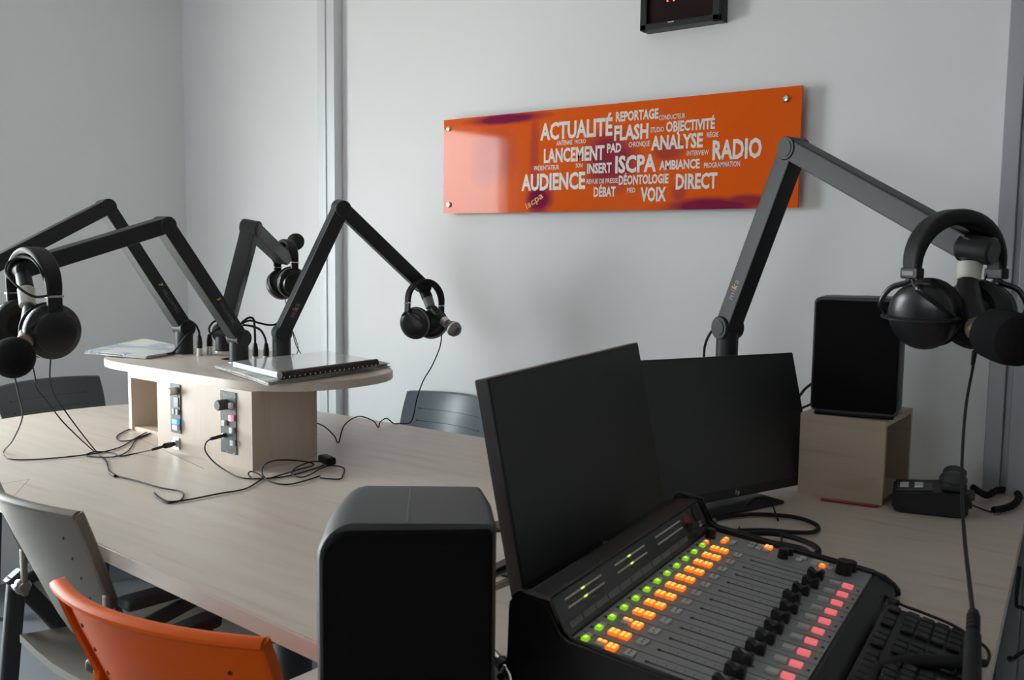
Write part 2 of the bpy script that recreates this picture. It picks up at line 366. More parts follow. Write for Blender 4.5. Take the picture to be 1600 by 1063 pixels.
# ================================================================== WORD-CLOUD SIGN
SY = 2.352
def sx(px, py): return oy(px, py, SY)
s0 = sx(693, 334); s1 = sx(1246, 325); zt = sx(693, 188).z; zb = sx(693, 334).z
sgn = root('wall_sign', 'orange glossy word-cloud panel with white French radio words on the white wall', 'sign', ((s0.x + s1.x) / 2, SY, zb))
sm = bpy.data.materials.new('orange_acrylic_print'); sm.use_nodes = True
n = sm.node_tree.nodes; L = sm.node_tree.links; pb = n['Principled BSDF']
pb.inputs['Roughness'].default_value = .05; pb.inputs['Specular IOR Level'].default_value = .15
geo = n.new('ShaderNodeTexCoord'); nzs = n.new('ShaderNodeTexNoise'); nzs.inputs['Scale'].default_value = 7; nzs.inputs['Detail'].default_value = 3
L.new(geo.outputs['Object'], nzs.inputs[0])
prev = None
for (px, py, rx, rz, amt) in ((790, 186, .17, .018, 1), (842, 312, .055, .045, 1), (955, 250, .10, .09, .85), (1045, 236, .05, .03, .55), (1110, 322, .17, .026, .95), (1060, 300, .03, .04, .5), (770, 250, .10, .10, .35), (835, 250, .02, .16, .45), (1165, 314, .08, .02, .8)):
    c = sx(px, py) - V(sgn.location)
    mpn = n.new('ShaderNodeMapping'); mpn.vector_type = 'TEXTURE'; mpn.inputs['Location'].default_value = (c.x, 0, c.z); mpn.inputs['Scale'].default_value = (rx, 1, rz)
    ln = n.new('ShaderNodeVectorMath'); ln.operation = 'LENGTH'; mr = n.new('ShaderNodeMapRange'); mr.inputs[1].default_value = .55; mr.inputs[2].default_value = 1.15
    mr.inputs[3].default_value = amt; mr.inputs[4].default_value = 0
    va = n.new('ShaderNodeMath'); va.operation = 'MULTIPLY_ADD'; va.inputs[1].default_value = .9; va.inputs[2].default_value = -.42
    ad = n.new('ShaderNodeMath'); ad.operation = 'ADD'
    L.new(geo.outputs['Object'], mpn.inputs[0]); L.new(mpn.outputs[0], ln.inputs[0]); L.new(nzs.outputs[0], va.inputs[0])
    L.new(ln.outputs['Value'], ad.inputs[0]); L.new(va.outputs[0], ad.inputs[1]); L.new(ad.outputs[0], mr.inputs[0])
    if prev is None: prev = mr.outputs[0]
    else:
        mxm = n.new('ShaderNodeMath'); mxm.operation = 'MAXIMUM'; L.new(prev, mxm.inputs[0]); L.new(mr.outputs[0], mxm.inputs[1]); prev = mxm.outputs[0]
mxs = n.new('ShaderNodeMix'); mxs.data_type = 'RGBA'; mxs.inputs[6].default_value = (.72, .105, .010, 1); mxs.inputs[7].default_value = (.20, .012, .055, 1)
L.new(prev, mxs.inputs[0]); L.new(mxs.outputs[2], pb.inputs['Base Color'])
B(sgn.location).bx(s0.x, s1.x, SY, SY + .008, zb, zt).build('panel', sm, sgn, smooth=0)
tb = B(sgn.location); Z2 = lambda x, y: (x / 2.6667 + 680, y / 2.6667 + 100)
WORDS = (('ACTUALITÉ', 438, 738, 247, 317), ('REPORTAGE', 753, 930, 200, 240), ('CONDUCTEUR', 933, 1042, 213, 234), ('FLASH', 746, 888, 257, 318), ('STUDIO', 897, 953, 264, 286),
    ('OBJECTIVITÉ', 962, 1165, 240, 283), ('ANTENNE', 506, 572, 320, 340), ('MICRO', 582, 628, 315, 333), ('LANCEMENT', 453, 705, 354, 411), ('PAD', 716, 775, 332, 370),
    ('CHRONIQUE', 807, 895, 325, 347), ('ANALYSE', 900, 1115, 300, 358), ('RÉGIE', 1132, 1180, 285, 306), ('RADIO', 1155, 1360, 318, 398), ('INTERVIEW', 1049, 1140, 362, 383),
    ('ISCPA', 750, 920, 383, 453), ('INSERT', 633, 735, 415, 456), ('SON', 586, 614, 414, 432), ('PRÉSENTATEUR', 413, 517, 425, 444), ('AMBIANCE', 934, 1102, 403, 441),
    ('PROGRAMMATION', 1120, 1270, 411, 433), ('AUDIENCE', 360, 625, 460, 527), ('REVUE DE PRESSE', 631, 761, 480, 500), ('DÉONTOLOGIE', 765, 972, 465, 503), ('DIRECT', 1002, 1175, 458, 521),
    ('DÉBAT', 661, 752, 513, 553), ('PIED', 800, 834, 516, 536), ('VOIX', 856, 962, 514, 572))
for wd, xl, xr, yt, yb in WORDS:
    a = sx(*Z2(xl, yb)); t = sx(*Z2(xl, yt)); r = sx(*Z2(xr, yb))
    tb.text(wd, (a.x, SY - .0008, a.z), (1, 0, 0), (0, 0, 1), w=r.x - a.x, h=t.z - a.z, bold=.035 if (yb - yt) > 30 else .016)
tb.build('lettering', 'signtext', sgn, smooth=0)
a = sx(*Z2(383, 606)); r = sx(*Z2(452, 556)); ex = (r - a); wl = ex.length; ex.normalize()
B(sgn.location).text('iscpa', (a.x, SY - .0008, a.z), ex, V((0, -1, 0)).cross(ex), w=wl, h=.022, bold=.01).build('small_lettering', 'signorange', sgn, smooth=0)
for q in ((702, 201), (702, 320), (1228, 155), (1228, 310)):
    c = sx(*q); B(sgn.location).lathe([(.0085, 0), (.0085, .004), (.006, .0065), (1e-5, .007)], (c.x, SY, c.z), (0, -1, 0)).cyl((c.x, SY + .008, c.z), (c.x, WALL, c.z), .006).build('standoff', 'chrome', sgn)

# wall clock, cut by the top of the photograph
ca = oy(1000, 49, 2.34); cb = oy(1124, 30, 2.34)
clk = root('wall_clock', 'black digital wall clock with red dots above the orange sign', 'clock', ((ca.x + cb.x) / 2, WALL, ca.z))
x0, x1, z0, z1 = ca.x, cb.x, ca.z, ca.z + .125
b = B(clk.location)
b.prism([(x0, z0), (x1, z0), (x1, z1), (x0, z1)], (0, 2.352, 0), (1, 0, 0), (0, 0, 1), (0, 1, 0), WALL - 2.352)
b.bx(x0, x1, 2.338, 2.353, z0, z0 + .016, bev=.002).bx(x0, x1, 2.338, 2.353, z1 - .016, z1, bev=.002).bx(x0, x0 + .02, 2.338, 2.353, z0, z1, bev=.002).bx(x1 - .02, x1, 2.338, 2.353, z0, z1, bev=.002)
b.build('case', 'blackp', clk)
B(clk.location).bx(x0 + .019, x1 - .019, 2.3485, 2.351, z0 + .015, z1 - .015).build('display', mat('clock_window', (.012, .004, .005), .35, spec=.15), clk, smooth=0)
for q in ((1043, 1.5), (1053, .5)):
    c = oy(*q, 2.348); B(clk.location).ball(c, .0022, seg=10, n=6).build('display_dot', 'rled', clk)
c = oy(1048, 34, 2.337); B(clk.location).bx(c.x - .009, c.x + .009, 2.3365, 2.3385, c.z - .0015, c.z + .0015).build('maker_mark', 'mark', clk, smooth=0)

# ================================================================== TABLE AND DESK
def table_outline():
    pts = [(-.95, .832), (-.95, 2.105)]
    xs, yc, ax, ay, ex = -2.30, 1.48, .735, .575, 2.35
    for k in range(41):
        t = math.pi / 2 + math.pi * k / 40
        c, s_ = math.cos(t), math.sin(t)
        pts.append((xs + ax * -abs(c) ** (2 / ex), yc + ay * math.copysign(abs(s_) ** (2 / ex), s_)))
    return pts
tbl = root('conference_table', 'long maple table with a rounded left end carrying the microphone console', 'table', (-2.0, 1.48, 0))
b = B(tbl.location); b.prism(table_outline(), (0, 0, DESK - .0285), (1, 0, 0), (0, 1, 0), (0, 0, 1), .0285)
bmesh.ops.bevel(b.bm, geom=[e for e in b.bm.edges if abs(e.verts[0].co.z - DESK) < 1e-5 and abs(e.verts[1].co.z - DESK) < 1e-5], offset=.0025, segments=2, affect='EDGES')
b.build('tabletop', 'wood', tbl)
for (x, y) in ((-1.9, 1.52), (-1.15, 1.48)):
    b = B(tbl.location); b.cyl((x, y, .03), (x, y, DESK - .029), .05).box((x, y, .02), (.12, .75, .03), bev=.01).box((x, y, DESK - .045), (.12, .7, .03))
    b.build('leg', 'frame', tbl)
b = B(tbl.location); b.bx(-1.85, -1.1, 1.40, 1.43, .35, DESK - .03); b.build('modesty_panel', 'frame', tbl, smooth=0)
# flush cable hatch lines
b = B(tbl.location)
def line_on(b, p0, p1, z, wd, h=.0006):
    p0, p1 = V(p0), V(p1); d = (p1 - p0).normalized(); nn = V((-d.y, d.x, 0))
    b.prism([(0, -wd / 2), ((p1 - p0).length, -wd / 2), ((p1 - p0).length, wd / 2), (0, wd / 2)], (p0.x, p0.y, z - .0004), d, nn, (0, 0, 1), h)
line_on(b, oz(218, 686, DESK), oz(319, 733, DESK), DESK, .003); line_on(b, oz(0, 757, DESK), oz(46, 749, DESK), DESK, .002); line_on(b, oz(8, 790, DESK), oz(46, 749, DESK), DESK, .002)
b.build('hatch_seam', mat('hatch_seam', (.33, .26, .2), .6), tbl, smooth=0)

dsk = root('control_desk', 'maple operator desk against the wall carrying monitors and mixing console', 'desk', (-.6, 1.4, 0))
b = B(dsk.location)
da = oz(1598, 825, DESK); db = oz(1545, 1063, DESK); sl = (da.x - db.x) / (da.y - db.y)
xr = lambda y: db.x + sl * (y - db.y)
b.prism([(-.928, .735), (-.80, .42), (xr(.42), .42), (xr(2.382), 2.382), (-1.30, 2.382), (-1.30, 2.112), (-.928, 2.112)], (0, 0, DESK - .0285), (1, 0, 0), (0, 1, 0), (0, 0, 1), .0283)
b.build('desktop', 'wood', dsk, smooth=0)
for (x, y) in ((-.86, .5), (-.26, .5), (-1.2, 2.3), (-.45, 2.3)):
    B(dsk.location).bx(x - .025, x + .025, y - .025, y + .025, 0, DESK - .028, bev=.003).build('leg', 'frame', dsk)
c = oz(781, 825, DESK); g = root('cable_grommet', 'round black cable cap lying on the table between near speaker and left monitor', 'cable grommet', (c.x, c.y, DESK))
B(g.location).lathe([(.03, 0), (.03, .003), (.027, .006), (1e-5, .0065)], (c.x, c.y, DESK)).build('cap', 'blackp', g)

# ================================================================== MICROPHONE CONSOLE on the table
con = root('microphone_console', 'maple raised console box holding four microphone arms on the long table', 'console', (-2.23, 1.60, DESK))
def slab_outline(d=0):
    pts = []; yc, hy = 1.628, .235 - d
    for (xc, sgn_) in ((-1.993, 1), (-2.476, -1)):
        for k in range(17):
            t = math.radians(-90 + 180 * k / 16)
            c, s_ = math.cos(t), math.sin(t); ex = 2.25
            pts.append((xc + sgn_ * (.236 - d) * abs(c) ** (2 / ex), yc + sgn_ * hy * math.copysign(abs(s_) ** (2 / ex), s_)))
    return pts
b = B(con.location); b.prism(slab_outline(), (0, 0, SLAB - .021), (1, 0, 0), (0, 1, 0), (0, 0, 1), .021)
bmesh.ops.bevel(b.bm, geom=[e for e in b.bm.edges if abs(e.verts[0].co.z - (SLAB - DESK)) < 1e-5 and abs(e.verts[1].co.z - (SLAB - DESK)) < 1e-5], offset=.002, segments=2, affect='EDGES')
b.build('top', 'wood', con)
CF = 1.394                                   # front face of the body
xl, xr_ = oy(246, 640, CF).x, oy(394, 680, CF).x
yb2 = oz(480, 716, DESK).y
b = B(con.location); ZB, ZT = DESK, SLAB - .021
b.bx(xl, xr_, CF, CF + .018, ZB, ZT).bx(xr_ - .018, xr_, CF + .018, yb2, ZB, ZT).bx(xl, xl + .018, CF + .018, yb2, ZB, ZT)
b.build('body', 'woodv', con, smooth=0)
b = B(con.location); b.bx(xl + .018, xr_ - .012, yb2, yb2 + .03, ZB, ZT).build('rear_panel', 'woodv', con, smooth=0)
# open cable compartment at the left
q = oz(202, 672, DESK); cx0, cy0 = q.x, q.y; ct = .917
b = B(con.location)
b.bx(cx0, cx0 + .016, cy0, cy0 + .17, ZB, ct).bx(cx0 + .016, xl, cy0, cy0 + .17, ct - .022, ct).bx(cx0 + .016, xl, cy0 + .155, cy0 + .17, ZB, ct - .022).bx(cx0 + .016, xl, cy0 + .005, cy0 + .155, ZB, ZB + .012)
b.build('cable_compartment', 'woodv', con, smooth=0)
c = oz(356, 562, SLAB); B(con.location).lathe([(.026, 0), (.026, .0015), (1e-5, .002)], (c.x, c.y + .01, SLAB)).build('cable_cap', 'blackp', con)

def key(b, px, py, w_, h_, d=.007):
    c = oy(px, py, CF - .004); b.box((c.x, CF - .003 - d / 2, c.z), (w_, d, h_), bev=.0012); return c
# control strips let into the front face
pa = B(con.location); a0 = oy(267, 599, CF); a1 = oy(284, 678, CF); pa.bx(a0.x, a1.x, CF - .003, CF + .001, a1.z, a0.z)
p1 = pa.build('control_panel', 'ctl', con, smooth=0); p1['label'] = 'narrow dark control strip with a blue lit button'
def onpanel(par, nm, m, px, py, w_, h_, d=.007, label=None):
    b = B(con.location); key(b, px, py, w_, h_, d); o = b.build(nm, m, par)
    if label: o['label'] = label
    return o
def knob(par, nm, m, px, py, r, L_):
    c = oy(px, py, CF - .003); return B(con.location).lathe([(r, 0), (r, L_ * .9), (r * .85, L_), (1e-5, L_)], (c.x, CF - .003, c.z), (0, -1, 0), 20).build(nm, m, par)
knob(p1, 'knob', 'silver', 275, 611, .010, .022)
onpanel(p1, 'indicator', 'white', 276, 619, .006, .005, .002)
onpanel(p1, 'display', 'strip', 275, 629, .022, .026, .002)
for q in ((272, 643), (277.5, 644)): onpanel(p1, 'key', 'key_grey', *q, .010, .014, .005)
onpanel(p1, 'key', 'key_blue', 276.5, 659, .024, .013, .009, 'blue lit key')
onpanel(p1, 'key', 'key_white', 277, 668, .024, .013, .009, 'white key')
pa = B(con.location); a0 = oy(345.5, 612, CF); a1 = oy(371, 711, CF); pa.bx(a0.x, a1.x, CF - .003, CF + .001, a1.z, a0.z + .003)
p2 = pa.build('control_panel', 'ctl', con, smooth=0); p2['label'] = 'wide dark control strip with a pink lit button'
knob(p2, 'knob', 'ctl', 353, 632, .013, .026)
for q in ((362, 634), (351.5, 661), (363.5, 672.5), (365, 692)): onpanel(p2, 'key', 'key_white', *q, .013, .014, .008)
onpanel(p2, 'key', 'key_pink', 362.5, 653.5, .013, .015, .008, 'pink lit key')
c = oy(352.5, 680, CF); B(con.location).lathe([(.006, 0), (.006, .006), (.0045, .006)], (c.x, CF - .003, c.z), (0, -1, 0), 16).build('jack_socket', 'chrome', p2)
b = B(con.location)
for q in ((350, 616), (353, 617), (363, 619), (367, 620), (354.5, 706), (366, 709)):
    c = oy(*q, CF - .0034); b.box((c.x, CF - .0032, c.z), (.004, .0006, .004))
b.build('printed_legend', 'mark', p2, smooth=0)
c = oy(277, 693, CF); B(con.location).box((c.x, CF - .002, c.z), (.026, .004, .031), bev=.001).lathe([(.010, 0), (.010, .006), (.008, .006)], (c.x, CF - .004, c.z), (0, -1, 0), 20).build('connector_socket', 'silver', con)

# ================================================================== MICROPHONE ARMS
def mic_arm(label, px, deps, lw, base_z, logo, ah=.040, rj=.0225):
    P0, P1, P2 = [od(*q, d) for q, d in zip(px, deps)]
    org = V((P0.x, P0.y, base_z))
    r = root('microphone_boom', label, 'microphone arm', org, group=None)
    t1 = (P1 - P0).normalized(); t2 = (P2 - P1).normalized()
    nrm = t1.cross(t2).normalized(); nrm = V((nrm.x, nrm.y, nrm.z * .3)).normalized()
    camd = (EYE - P0).normalized()
    if nrm.dot(camd) < 0: nrm = -nrm
    hz = V((nrm.x, nrm.y, 0)).normalized()
    R0 = .0262
    b = B(org)
    b.lathe([(R0 + .004, 0), (R0 + .004, .002), (R0, .0025)], (org.x, org.y, base_z), seg=32)
    bs = b.build('base_ring', 'silver', r)
    top = P0.z - .012
    B(org).lathe([(R0, 0), (R0, top - base_z - .002), (R0 - .002, top - base_z)], (org.x, org.y, base_z + .002), seg=32).build('base_post', 'armblk', r)
    b = B(org); b.cyl(P0 - hz * .029, P0 + hz * .029, rj + .002, bev=.0025, seg=32).cyl(P0 + hz * .029, P0 + hz * .031, rj * .7, seg=24)
    b.build('base_joint', 'armblk', r)
    def beam(a, c, nm, w_, h_):
        t = (c - a).normalized(); n2 = (nrm - t * nrm.dot(t)).normalized(); u = t.cross(n2)
        prof = rrect(w_, h_, (h_ * .09,) * 4, 2)
        b = B(org); b.prism(prof, a, n2, u, t, (c - a).length)
        return b.build(nm, 'armblk', r), t, n2, u
    lo, t, n2, u = beam(P0 + t1 * .008, P1 - t1 * .004, 'lower_arm', lw, ah)
    up, tt, m2, uu = beam(P1 + t2 * .004, P2 - t2 * .008, 'upper_arm', lw, ah)
    n3 = nrm
    B(org).cyl(P1 - n3 * (lw / 2 + .003), P1 + n3 * (lw / 2 + .003), rj, bev=.002, seg=32).cyl(P1 + n3 * (lw / 2 + .003), P1 + n3 * (lw / 2 + .0045), rj * .7, seg=24).build('elbow_joint', 'armblk', r)
    # lettering on the side that shows
    txt, at, ht, flip, face = logo
    fn = n2 if face == 'n' else (u if u.dot(camd) > 0 else -u)
    half = lw / 2 if face == 'n' else ah / 2
    o = P0 + t1 * at + fn * (half + .0006)
    ex = -t1 if flip else t1; ey = fn.cross(ex)
    if txt == 'mika':
        o = o - ey * ht * .36
        b = B(org); b.text('m', o, ex, ey, h=ht, bold=.01); b.build('lettering', 'greyt', lo, smooth=0)
        x = ht * 1.12
        for ch, m in (('i', 'redp'), ('k', 'yellow'), ('a', 'greyt')):
            B(org).text(ch, o + ex * x, ex, ey, h=ht, bold=.01).build('lettering', m, lo, smooth=0); x += ht * (.36 if ch == 'i' else .74)
    else:
        o = o - ey * ht * .36
        B(org).text(txt, o, ex, ey, h=ht).build('lettering', 'logo_dim', lo, smooth=0)
        oo = o - ex * ht * 1.9; hh = ht * 1.35
        b = B(org); b._add([oo, oo + ex * hh * .5 + ey * hh * .15, oo + ex * hh * .9 + ey * hh * .9, oo + ey * hh * 1.0 + ex * .2 * hh, oo + ex * hh * .35 + ey * hh * .55], [(0, 1, 4), (1, 2, 4), (2, 3, 4)])
        b.build('maker_emblem', 'yellow', lo, smooth=0)
    return dict(root=r, P=(P0, P1, P2), t=(t1, t2), n=nrm, org=org)

LW = .046
armA = mic_arm('charcoal microphone arm at the left end of the console, reaching behind the left headphones', ((287, 512), (165, 324), (-45, 432)), (2.85, 2.72, 2.45), LW, SLAB, ('YELLOWTEC', .13, .0105, True, 'n'))
armB = mic_arm('charcoal microphone arm at front of the console with headphones and foam ball', ((373, 528), (256, 352), (34, 420)), (2.68, 2.45, 2.2), LW, SLAB, ('YELLOWTEC', .13, .0095, True, 'n'))
armC = mic_arm('charcoal microphone arm at back of the console leaning toward the far wall', ((350, 520), (392, 356), (440, 402)), (2.95, 2.75, 3.05), LW, SLAB, ('mika', .10, .014, False, 'n'))
armD = mic_arm('charcoal microphone arm rising behind the spiral-bound document on the console', ((440, 521), (533, 325), (660, 447)), (2.79, 2.70, 2.92), LW, SLAB, ('mika', .065, .016, False, 'n'))
armR = mic_arm('charcoal microphone arm rising behind the monitors in front of the orange sign', ((1137, 512), (1240, 233), (1518, 388)), (2.3, 2.12, 1.74), LW, DESK, ('mika', .075, .018, False, 'n'), ah=.046, rj=.026)

def head(arm, pts, deps, ring, rr, ringmat='cream', body='black', rb=.012):
    """swivel head at the arm's end: joint, neck, collar ring"""
    P2 = arm['P'][2]; org = arm['org']; nn = arm['n']
    q = [od(*a, d) for a, d in zip(pts, deps)]
    B(org).cyl(P2 - nn * .025, P2 + nn * .025, .022, bev=.003, seg=28).build('head_joint', 'armblk', arm['root'])
    B(org).tube([P2, q[0]], .017, seg=16, smooth=0).build('head_neck', 'armblk', arm['root'])
    B(org).cyl(q[0], q[1], ring, ring * .92, bev=.0015).build('collar', ringmat, arm['root'])
    return q

def mic(label, pts, deps, rbody, foam_r, stretch, foammat, ringmat, kind='foam'):
    """pts: body start, ring, foam centre"""
    q = [od(*a, d) for a, d in zip(pts, deps)]; ax = (q[2] - q[1]).normalized(); org = q[0]
    r = root('microphone', label, 'microphone', org)
    B(org).tube([q[0], q[0].lerp(q[1], .5), q[1]], rbody, seg=18, smooth=2).ball(q[0], rbody, seg=18).build('body', 'blackp', r)
    B(org).cyl(q[1] - ax * .004, q[1] + ax * .016, rbody * 1.12, bev=.001).build('ring', ringmat, r)
    b = B(org)
    if kind == 'foam':
        b.ball(q[2], foam_r, ax, stretch); b.build('foam_windscreen', foammat, r)
    elif kind == 'pop':
        R = foam_r; Ls = stretch
        prof = [(1e-5, -Ls), (R * .55, -Ls), (R * .8, -Ls * .93), (R * .97, -Ls * .7), (R, -Ls * .3), (R * 1.0, Ls * .35), (R * .93, Ls * .75), (R * .7, Ls * .95), (R * .3, Ls * 1.02), (1e-5, Ls * 1.03)]
        b.lathe(prof, q[2], ax, 32); b.build('foam_windscreen', foammat, r)
    else:
        R = foam_r
        b.lathe([(R * .55, -R * 1.2), (R * .98, -R * .25), (R, -R * .1)], q[2], ax, 28); b.build('grille_cup', 'mesh', r)
        B(org).lathe([(R * 1.03, -R * .12), (R * 1.05, 0), (R * 1.03, R * .12)], q[2], ax, 28).build('grille_band', 'silver', r)
        B(org).lathe([(R * .99, R * .1), (R * .9, R * .5), (R * .6, R * .85), (1e-5, R)], q[2], ax, 28).build('grille_dome', 'mesh', r)
    return r

q = head(armB, ((41, 452), (43, 478)), (2.16, 2.14), .0185, 0)
mic('black foam ball microphone at the left edge of the photo', ((47, 485), (40, 532), (21, 559)), (2.13, 2.06, 1.98), .0155, .0425, 1.08, 'foam', 'brass')
q = head(armD, ((668, 466), (673, 481)), (2.91, 2.90), .016, 0, 'greyt')
mic('small grey-grilled microphone beside the hanging headphones left of the monitors', ((678, 484), (694, 502), (709, 514)), (2.89, 2.86, 2.83), .0125, .0225, 1, None, 'silver', 'dome')
q = head(armC, ((446, 392), (451, 388)), (3.08, 3.08), .013, 0, 'armblk')
mic('microphone with small grey foam ball at the back of the console', ((445, 395), (453, 386), (462, 378)), (3.08, 3.10, 3.12), .012, .0275, 1.05, 'foamg', 'black')
q = head(armR, ((1516, 412), (1513, 438)), (1.73, 1.725), .0215, 0)
mic('big black foam microphone cut by the right edge of the photo', ((1512, 446), (1527, 513), (1572, 527)), (1.72, 1.66, 1.57), .019, .044, .052, 'foam', 'brass', 'pop')
# horizontal T-joint of the right arm's head
P2 = armR['P'][2]; org = armR['org']
B(org).cyl(od(1500, 386, 1.75), od(1554, 394, 1.70), .025, bev=.004, seg=28).build('head_swivel', 'armblk', armR['root'])

# ================================================================== HEADPHONES
def headphones(label, top, ex, ez, sc, style, cup_tilt=(0, 0), spread=.072, drop=.078, cups_yaw=(0, 0), cupk=1.0, ring=True, inset=.012):
    """top = hang point (crown of the band), ex = ear axis, ez = up"""
    ex = V(ex).normalized(); ez = (V(ez) - ex * V(ez).dot(ex)).normalized(); ey = ez.cross(ex)
    m4 = M.Identity(4)
    for i in range(3): m4[i][0], m4[i][1], m4[i][2], m4[i][3] = ex[i] * sc, ey[i] * sc, ez[i] * sc, top[i]
    r = root('headphones', label, 'headphones', mtx=m4)
    a, bz = spread + .004, drop; bw, bt = (.046, .026) if style == 'studio' else (.035, .012)
    rings = []
    N = 22
    for k in range(N + 1):
        th = math.radians(-8 + 196 * k / N)
        c = V((a * math.cos(th), 0, -bz + bz * math.sin(th)))
        nr = V((math.cos(th) / a, 0, math.sin(th) / bz)).normalized()
        f = .55 + .45 * math.sin(math.pi * k / N) if style == 'studio' else .8 + .2 * math.sin(math.pi * k / N)
        prof = rrect(bw * (.75 + .25 * math.sin(math.pi * k / N)), bt * f, (bt * f * .45,) * 4, 3)
        rings.append([c + V((0, 1, 0)) * p_[0] + nr * p_[1] for p_ in prof])
    B().loft(rings).build('headband', 'pad', r)
    for sgn_ in (1, -1):
        e0 = V((sgn_ * a, 0, -bz - .008)); cc = V((sgn_ * (spread - inset), 0, -bz - (.083 if style == 'studio' else .072)))
        if style == 'studio':
            B().box(e0 + V((0, 0, -.006)), (.016, .040, .018), bev=.003).build('slider_block', 'blackp', r)
            B().box(e0 + V((sgn_ * .0085, 0, -.006)), (.001, .026, .007)).build('side_plate', 'greyt', r)
            yk = B(); yw0 = cups_yaw[0 if sgn_ > 0 else 1]; yd_ = V((-math.sin(yw0) * sgn_ * sgn_, math.cos(yw0), 0)) if sgn_ > 0 else V((math.sin(yw0), math.cos(yw0), 0))
            for sy_ in (1, -1):
                yk.tube([e0 + V((0, 0, -.012)), e0 + V((sgn_ * .004, sy_ * .010, -.022)), e0 + V((sgn_ * .014, sy_ * .034, -.032)), cc + V((sgn_ * .024, 0, 0)) + yd_ * (sy_ * .054) + V((0, 0, .016)), cc + yd_ * (sy_ * .060) + V((0, 0, -.004))], .0048, seg=10, ry=.003)
            yk.build('yoke', 'shell', r)
            B().tube([e0 + V((-sgn_ * .006, .012, -.004)), e0 + V((-sgn_ * .012, .014, -.02)), cc + V((sgn_ * .002, .012, .046))], .0016, seg=8).build('cup_lead', 'cable', r)
        else:
            B().box(e0 + V((0, 0, -.002)), (.011, .030, .004), bev=.001).build('slider_clip', 'chrome', r)
            B().box(e0 + V((0, 0, -.016)), (.009, .026, .028), bev=.003).build('slider_block', 'blackp', r)
            yk = B()
            for sy_ in (1, -1):
                yk.tube([e0 + V((0, 0, -.028)), e0 + V((sgn_ * .003, sy_ * .022, -.040)), cc + V((sgn_ * .010, sy_ * .044, .006)), cc + V((sgn_ * .006, sy_ * .045, -.002))], .0038, seg=8)
            yk.build('yoke', 'blackp', r)
        ti = cup_tilt[0 if sgn_ > 0 else 1]; yw = cups_yaw[0 if sgn_ > 0 else 1]
        ax = V((sgn_ * math.cos(ti) * math.cos(yw), math.sin(yw), -sgn_ * math.sin(ti) * sgn_)).normalized()
        R = (.056 if style == 'studio' else .049) * cupk
        if style == 'studio':
            cup = B().lathe([(R * .98, -.004), (R, .004), (R * .96, .012), (R * .80, .020), (R * .5, .025), (1e-5, .027)], cc, ax, 32).build('ear_cup', 'shell', r)
            sd = ax.cross(V((0, 0, 1))).normalized(); up_ = sd.cross(ax).normalized()
            B().tube([cc + sd * (R * 1.05 * math.sin(q_)) + ax * (.001 + .028 * math.cos(q_) ** .8) for q_ in [math.radians(-88 + 176 * k / 12) for k in range(13)]], .0035, seg=10, smooth=2, ry=.010).build('cup_band', 'blackp', cup)
        else:
            cup = B().lathe([(R, -.004), (R * 1.03, .003), (R * 1.0, .010), (R * .78, .015), (R * .74, .022), (R * .55, .025), (1e-5, .0255)], cc, ax, 32).build('ear_cup', 'shell', r)
            if ring: B().lathe([(R * 1.0, -.001), (R * 1.05, .0015), (R * 1.05, .003), (R * 1.0, .005)], cc, ax, 32).build('cup_ring', 'alu_dark', cup)
        pd = 1.75 if style == 'studio' else 1.0
        pr = [(R * .45, -.010 * pd), (R * .62, -.020 * pd), (R * .82, -.023 * pd), (R * 1.0, -.019 * pd), (R * 1.04, -.013 * pd), (R * .97, -.011 * pd), (R * .98, -.004), (R * .4, -.004)]
        B().lathe(pr, cc, ax, 32).build('ear_pad', 'pad', cup)
    return r

def view_axis(deg, lift=0):
    """ear axis turned deg toward the viewer (its + end nearer the camera), lifted"""
    a = math.radians(deg); f = V((FWD.x, FWD.y, 0)).normalized(); rr = V((RGT.x, RGT.y, 0)).normalized()
    return (rr * math.cos(a) - f * math.sin(a) + V((0, 0, lift))).normalized()

hpR = headphones('black studio headphones with shiny shells hanging at the right edge', od(1497, 339, 1.72), view_axis(-17), V((0, 0, 1)), 1.10, 'studio', cup_tilt=(.10, .22), spread=.080, drop=.078, cups_yaw=(.30, -.35), inset=.020)
hpB = headphones('black headphones hanging over the foam ball microphone at the left edge', od(50, 391, 2.14), view_axis(40), V((0, 0, 1)), 1.24, 'dj', cup_tilt=(.05, .1), spread=.078, drop=.070, ring=False)
hpD = headphones('black headphones hanging in front of the white wall left of the monitors', od(665, 439, 2.88), view_axis(-38, -.1), V((-.12, -.08, 1)), .94, 'dj', cup_tilt=(.55, .25), spread=.060, drop=.066, cups_yaw=(.5, -.5), inset=.026)
hpC = headphones('small black headphones hanging farthest away at the back of the console', od(446, 377, 3.02), view_axis(50, .15), V((.08, .05, 1)), .95, 'dj', cup_tilt=(.35, .3), spread=.058, drop=.070, inset=.018)

# ================================================================== CABLES
def to_local(b, par):
    bpy.context.view_layer.update(); b.m = par.matrix_world.inverted(); return b
def cable(name, label, pts, r, grp=None, cat='cable'):
    o = pts[0].copy(); c = B(o).tube(pts, r, seg=8, smooth=6).build(name, 'cable'); return tag(c, label, cat, grp)
def T(pts, z=DESK + .0028): return [oz(*p_, z) for p_ in pts]
def A_(pts): return [od(*p_) for p_ in pts]

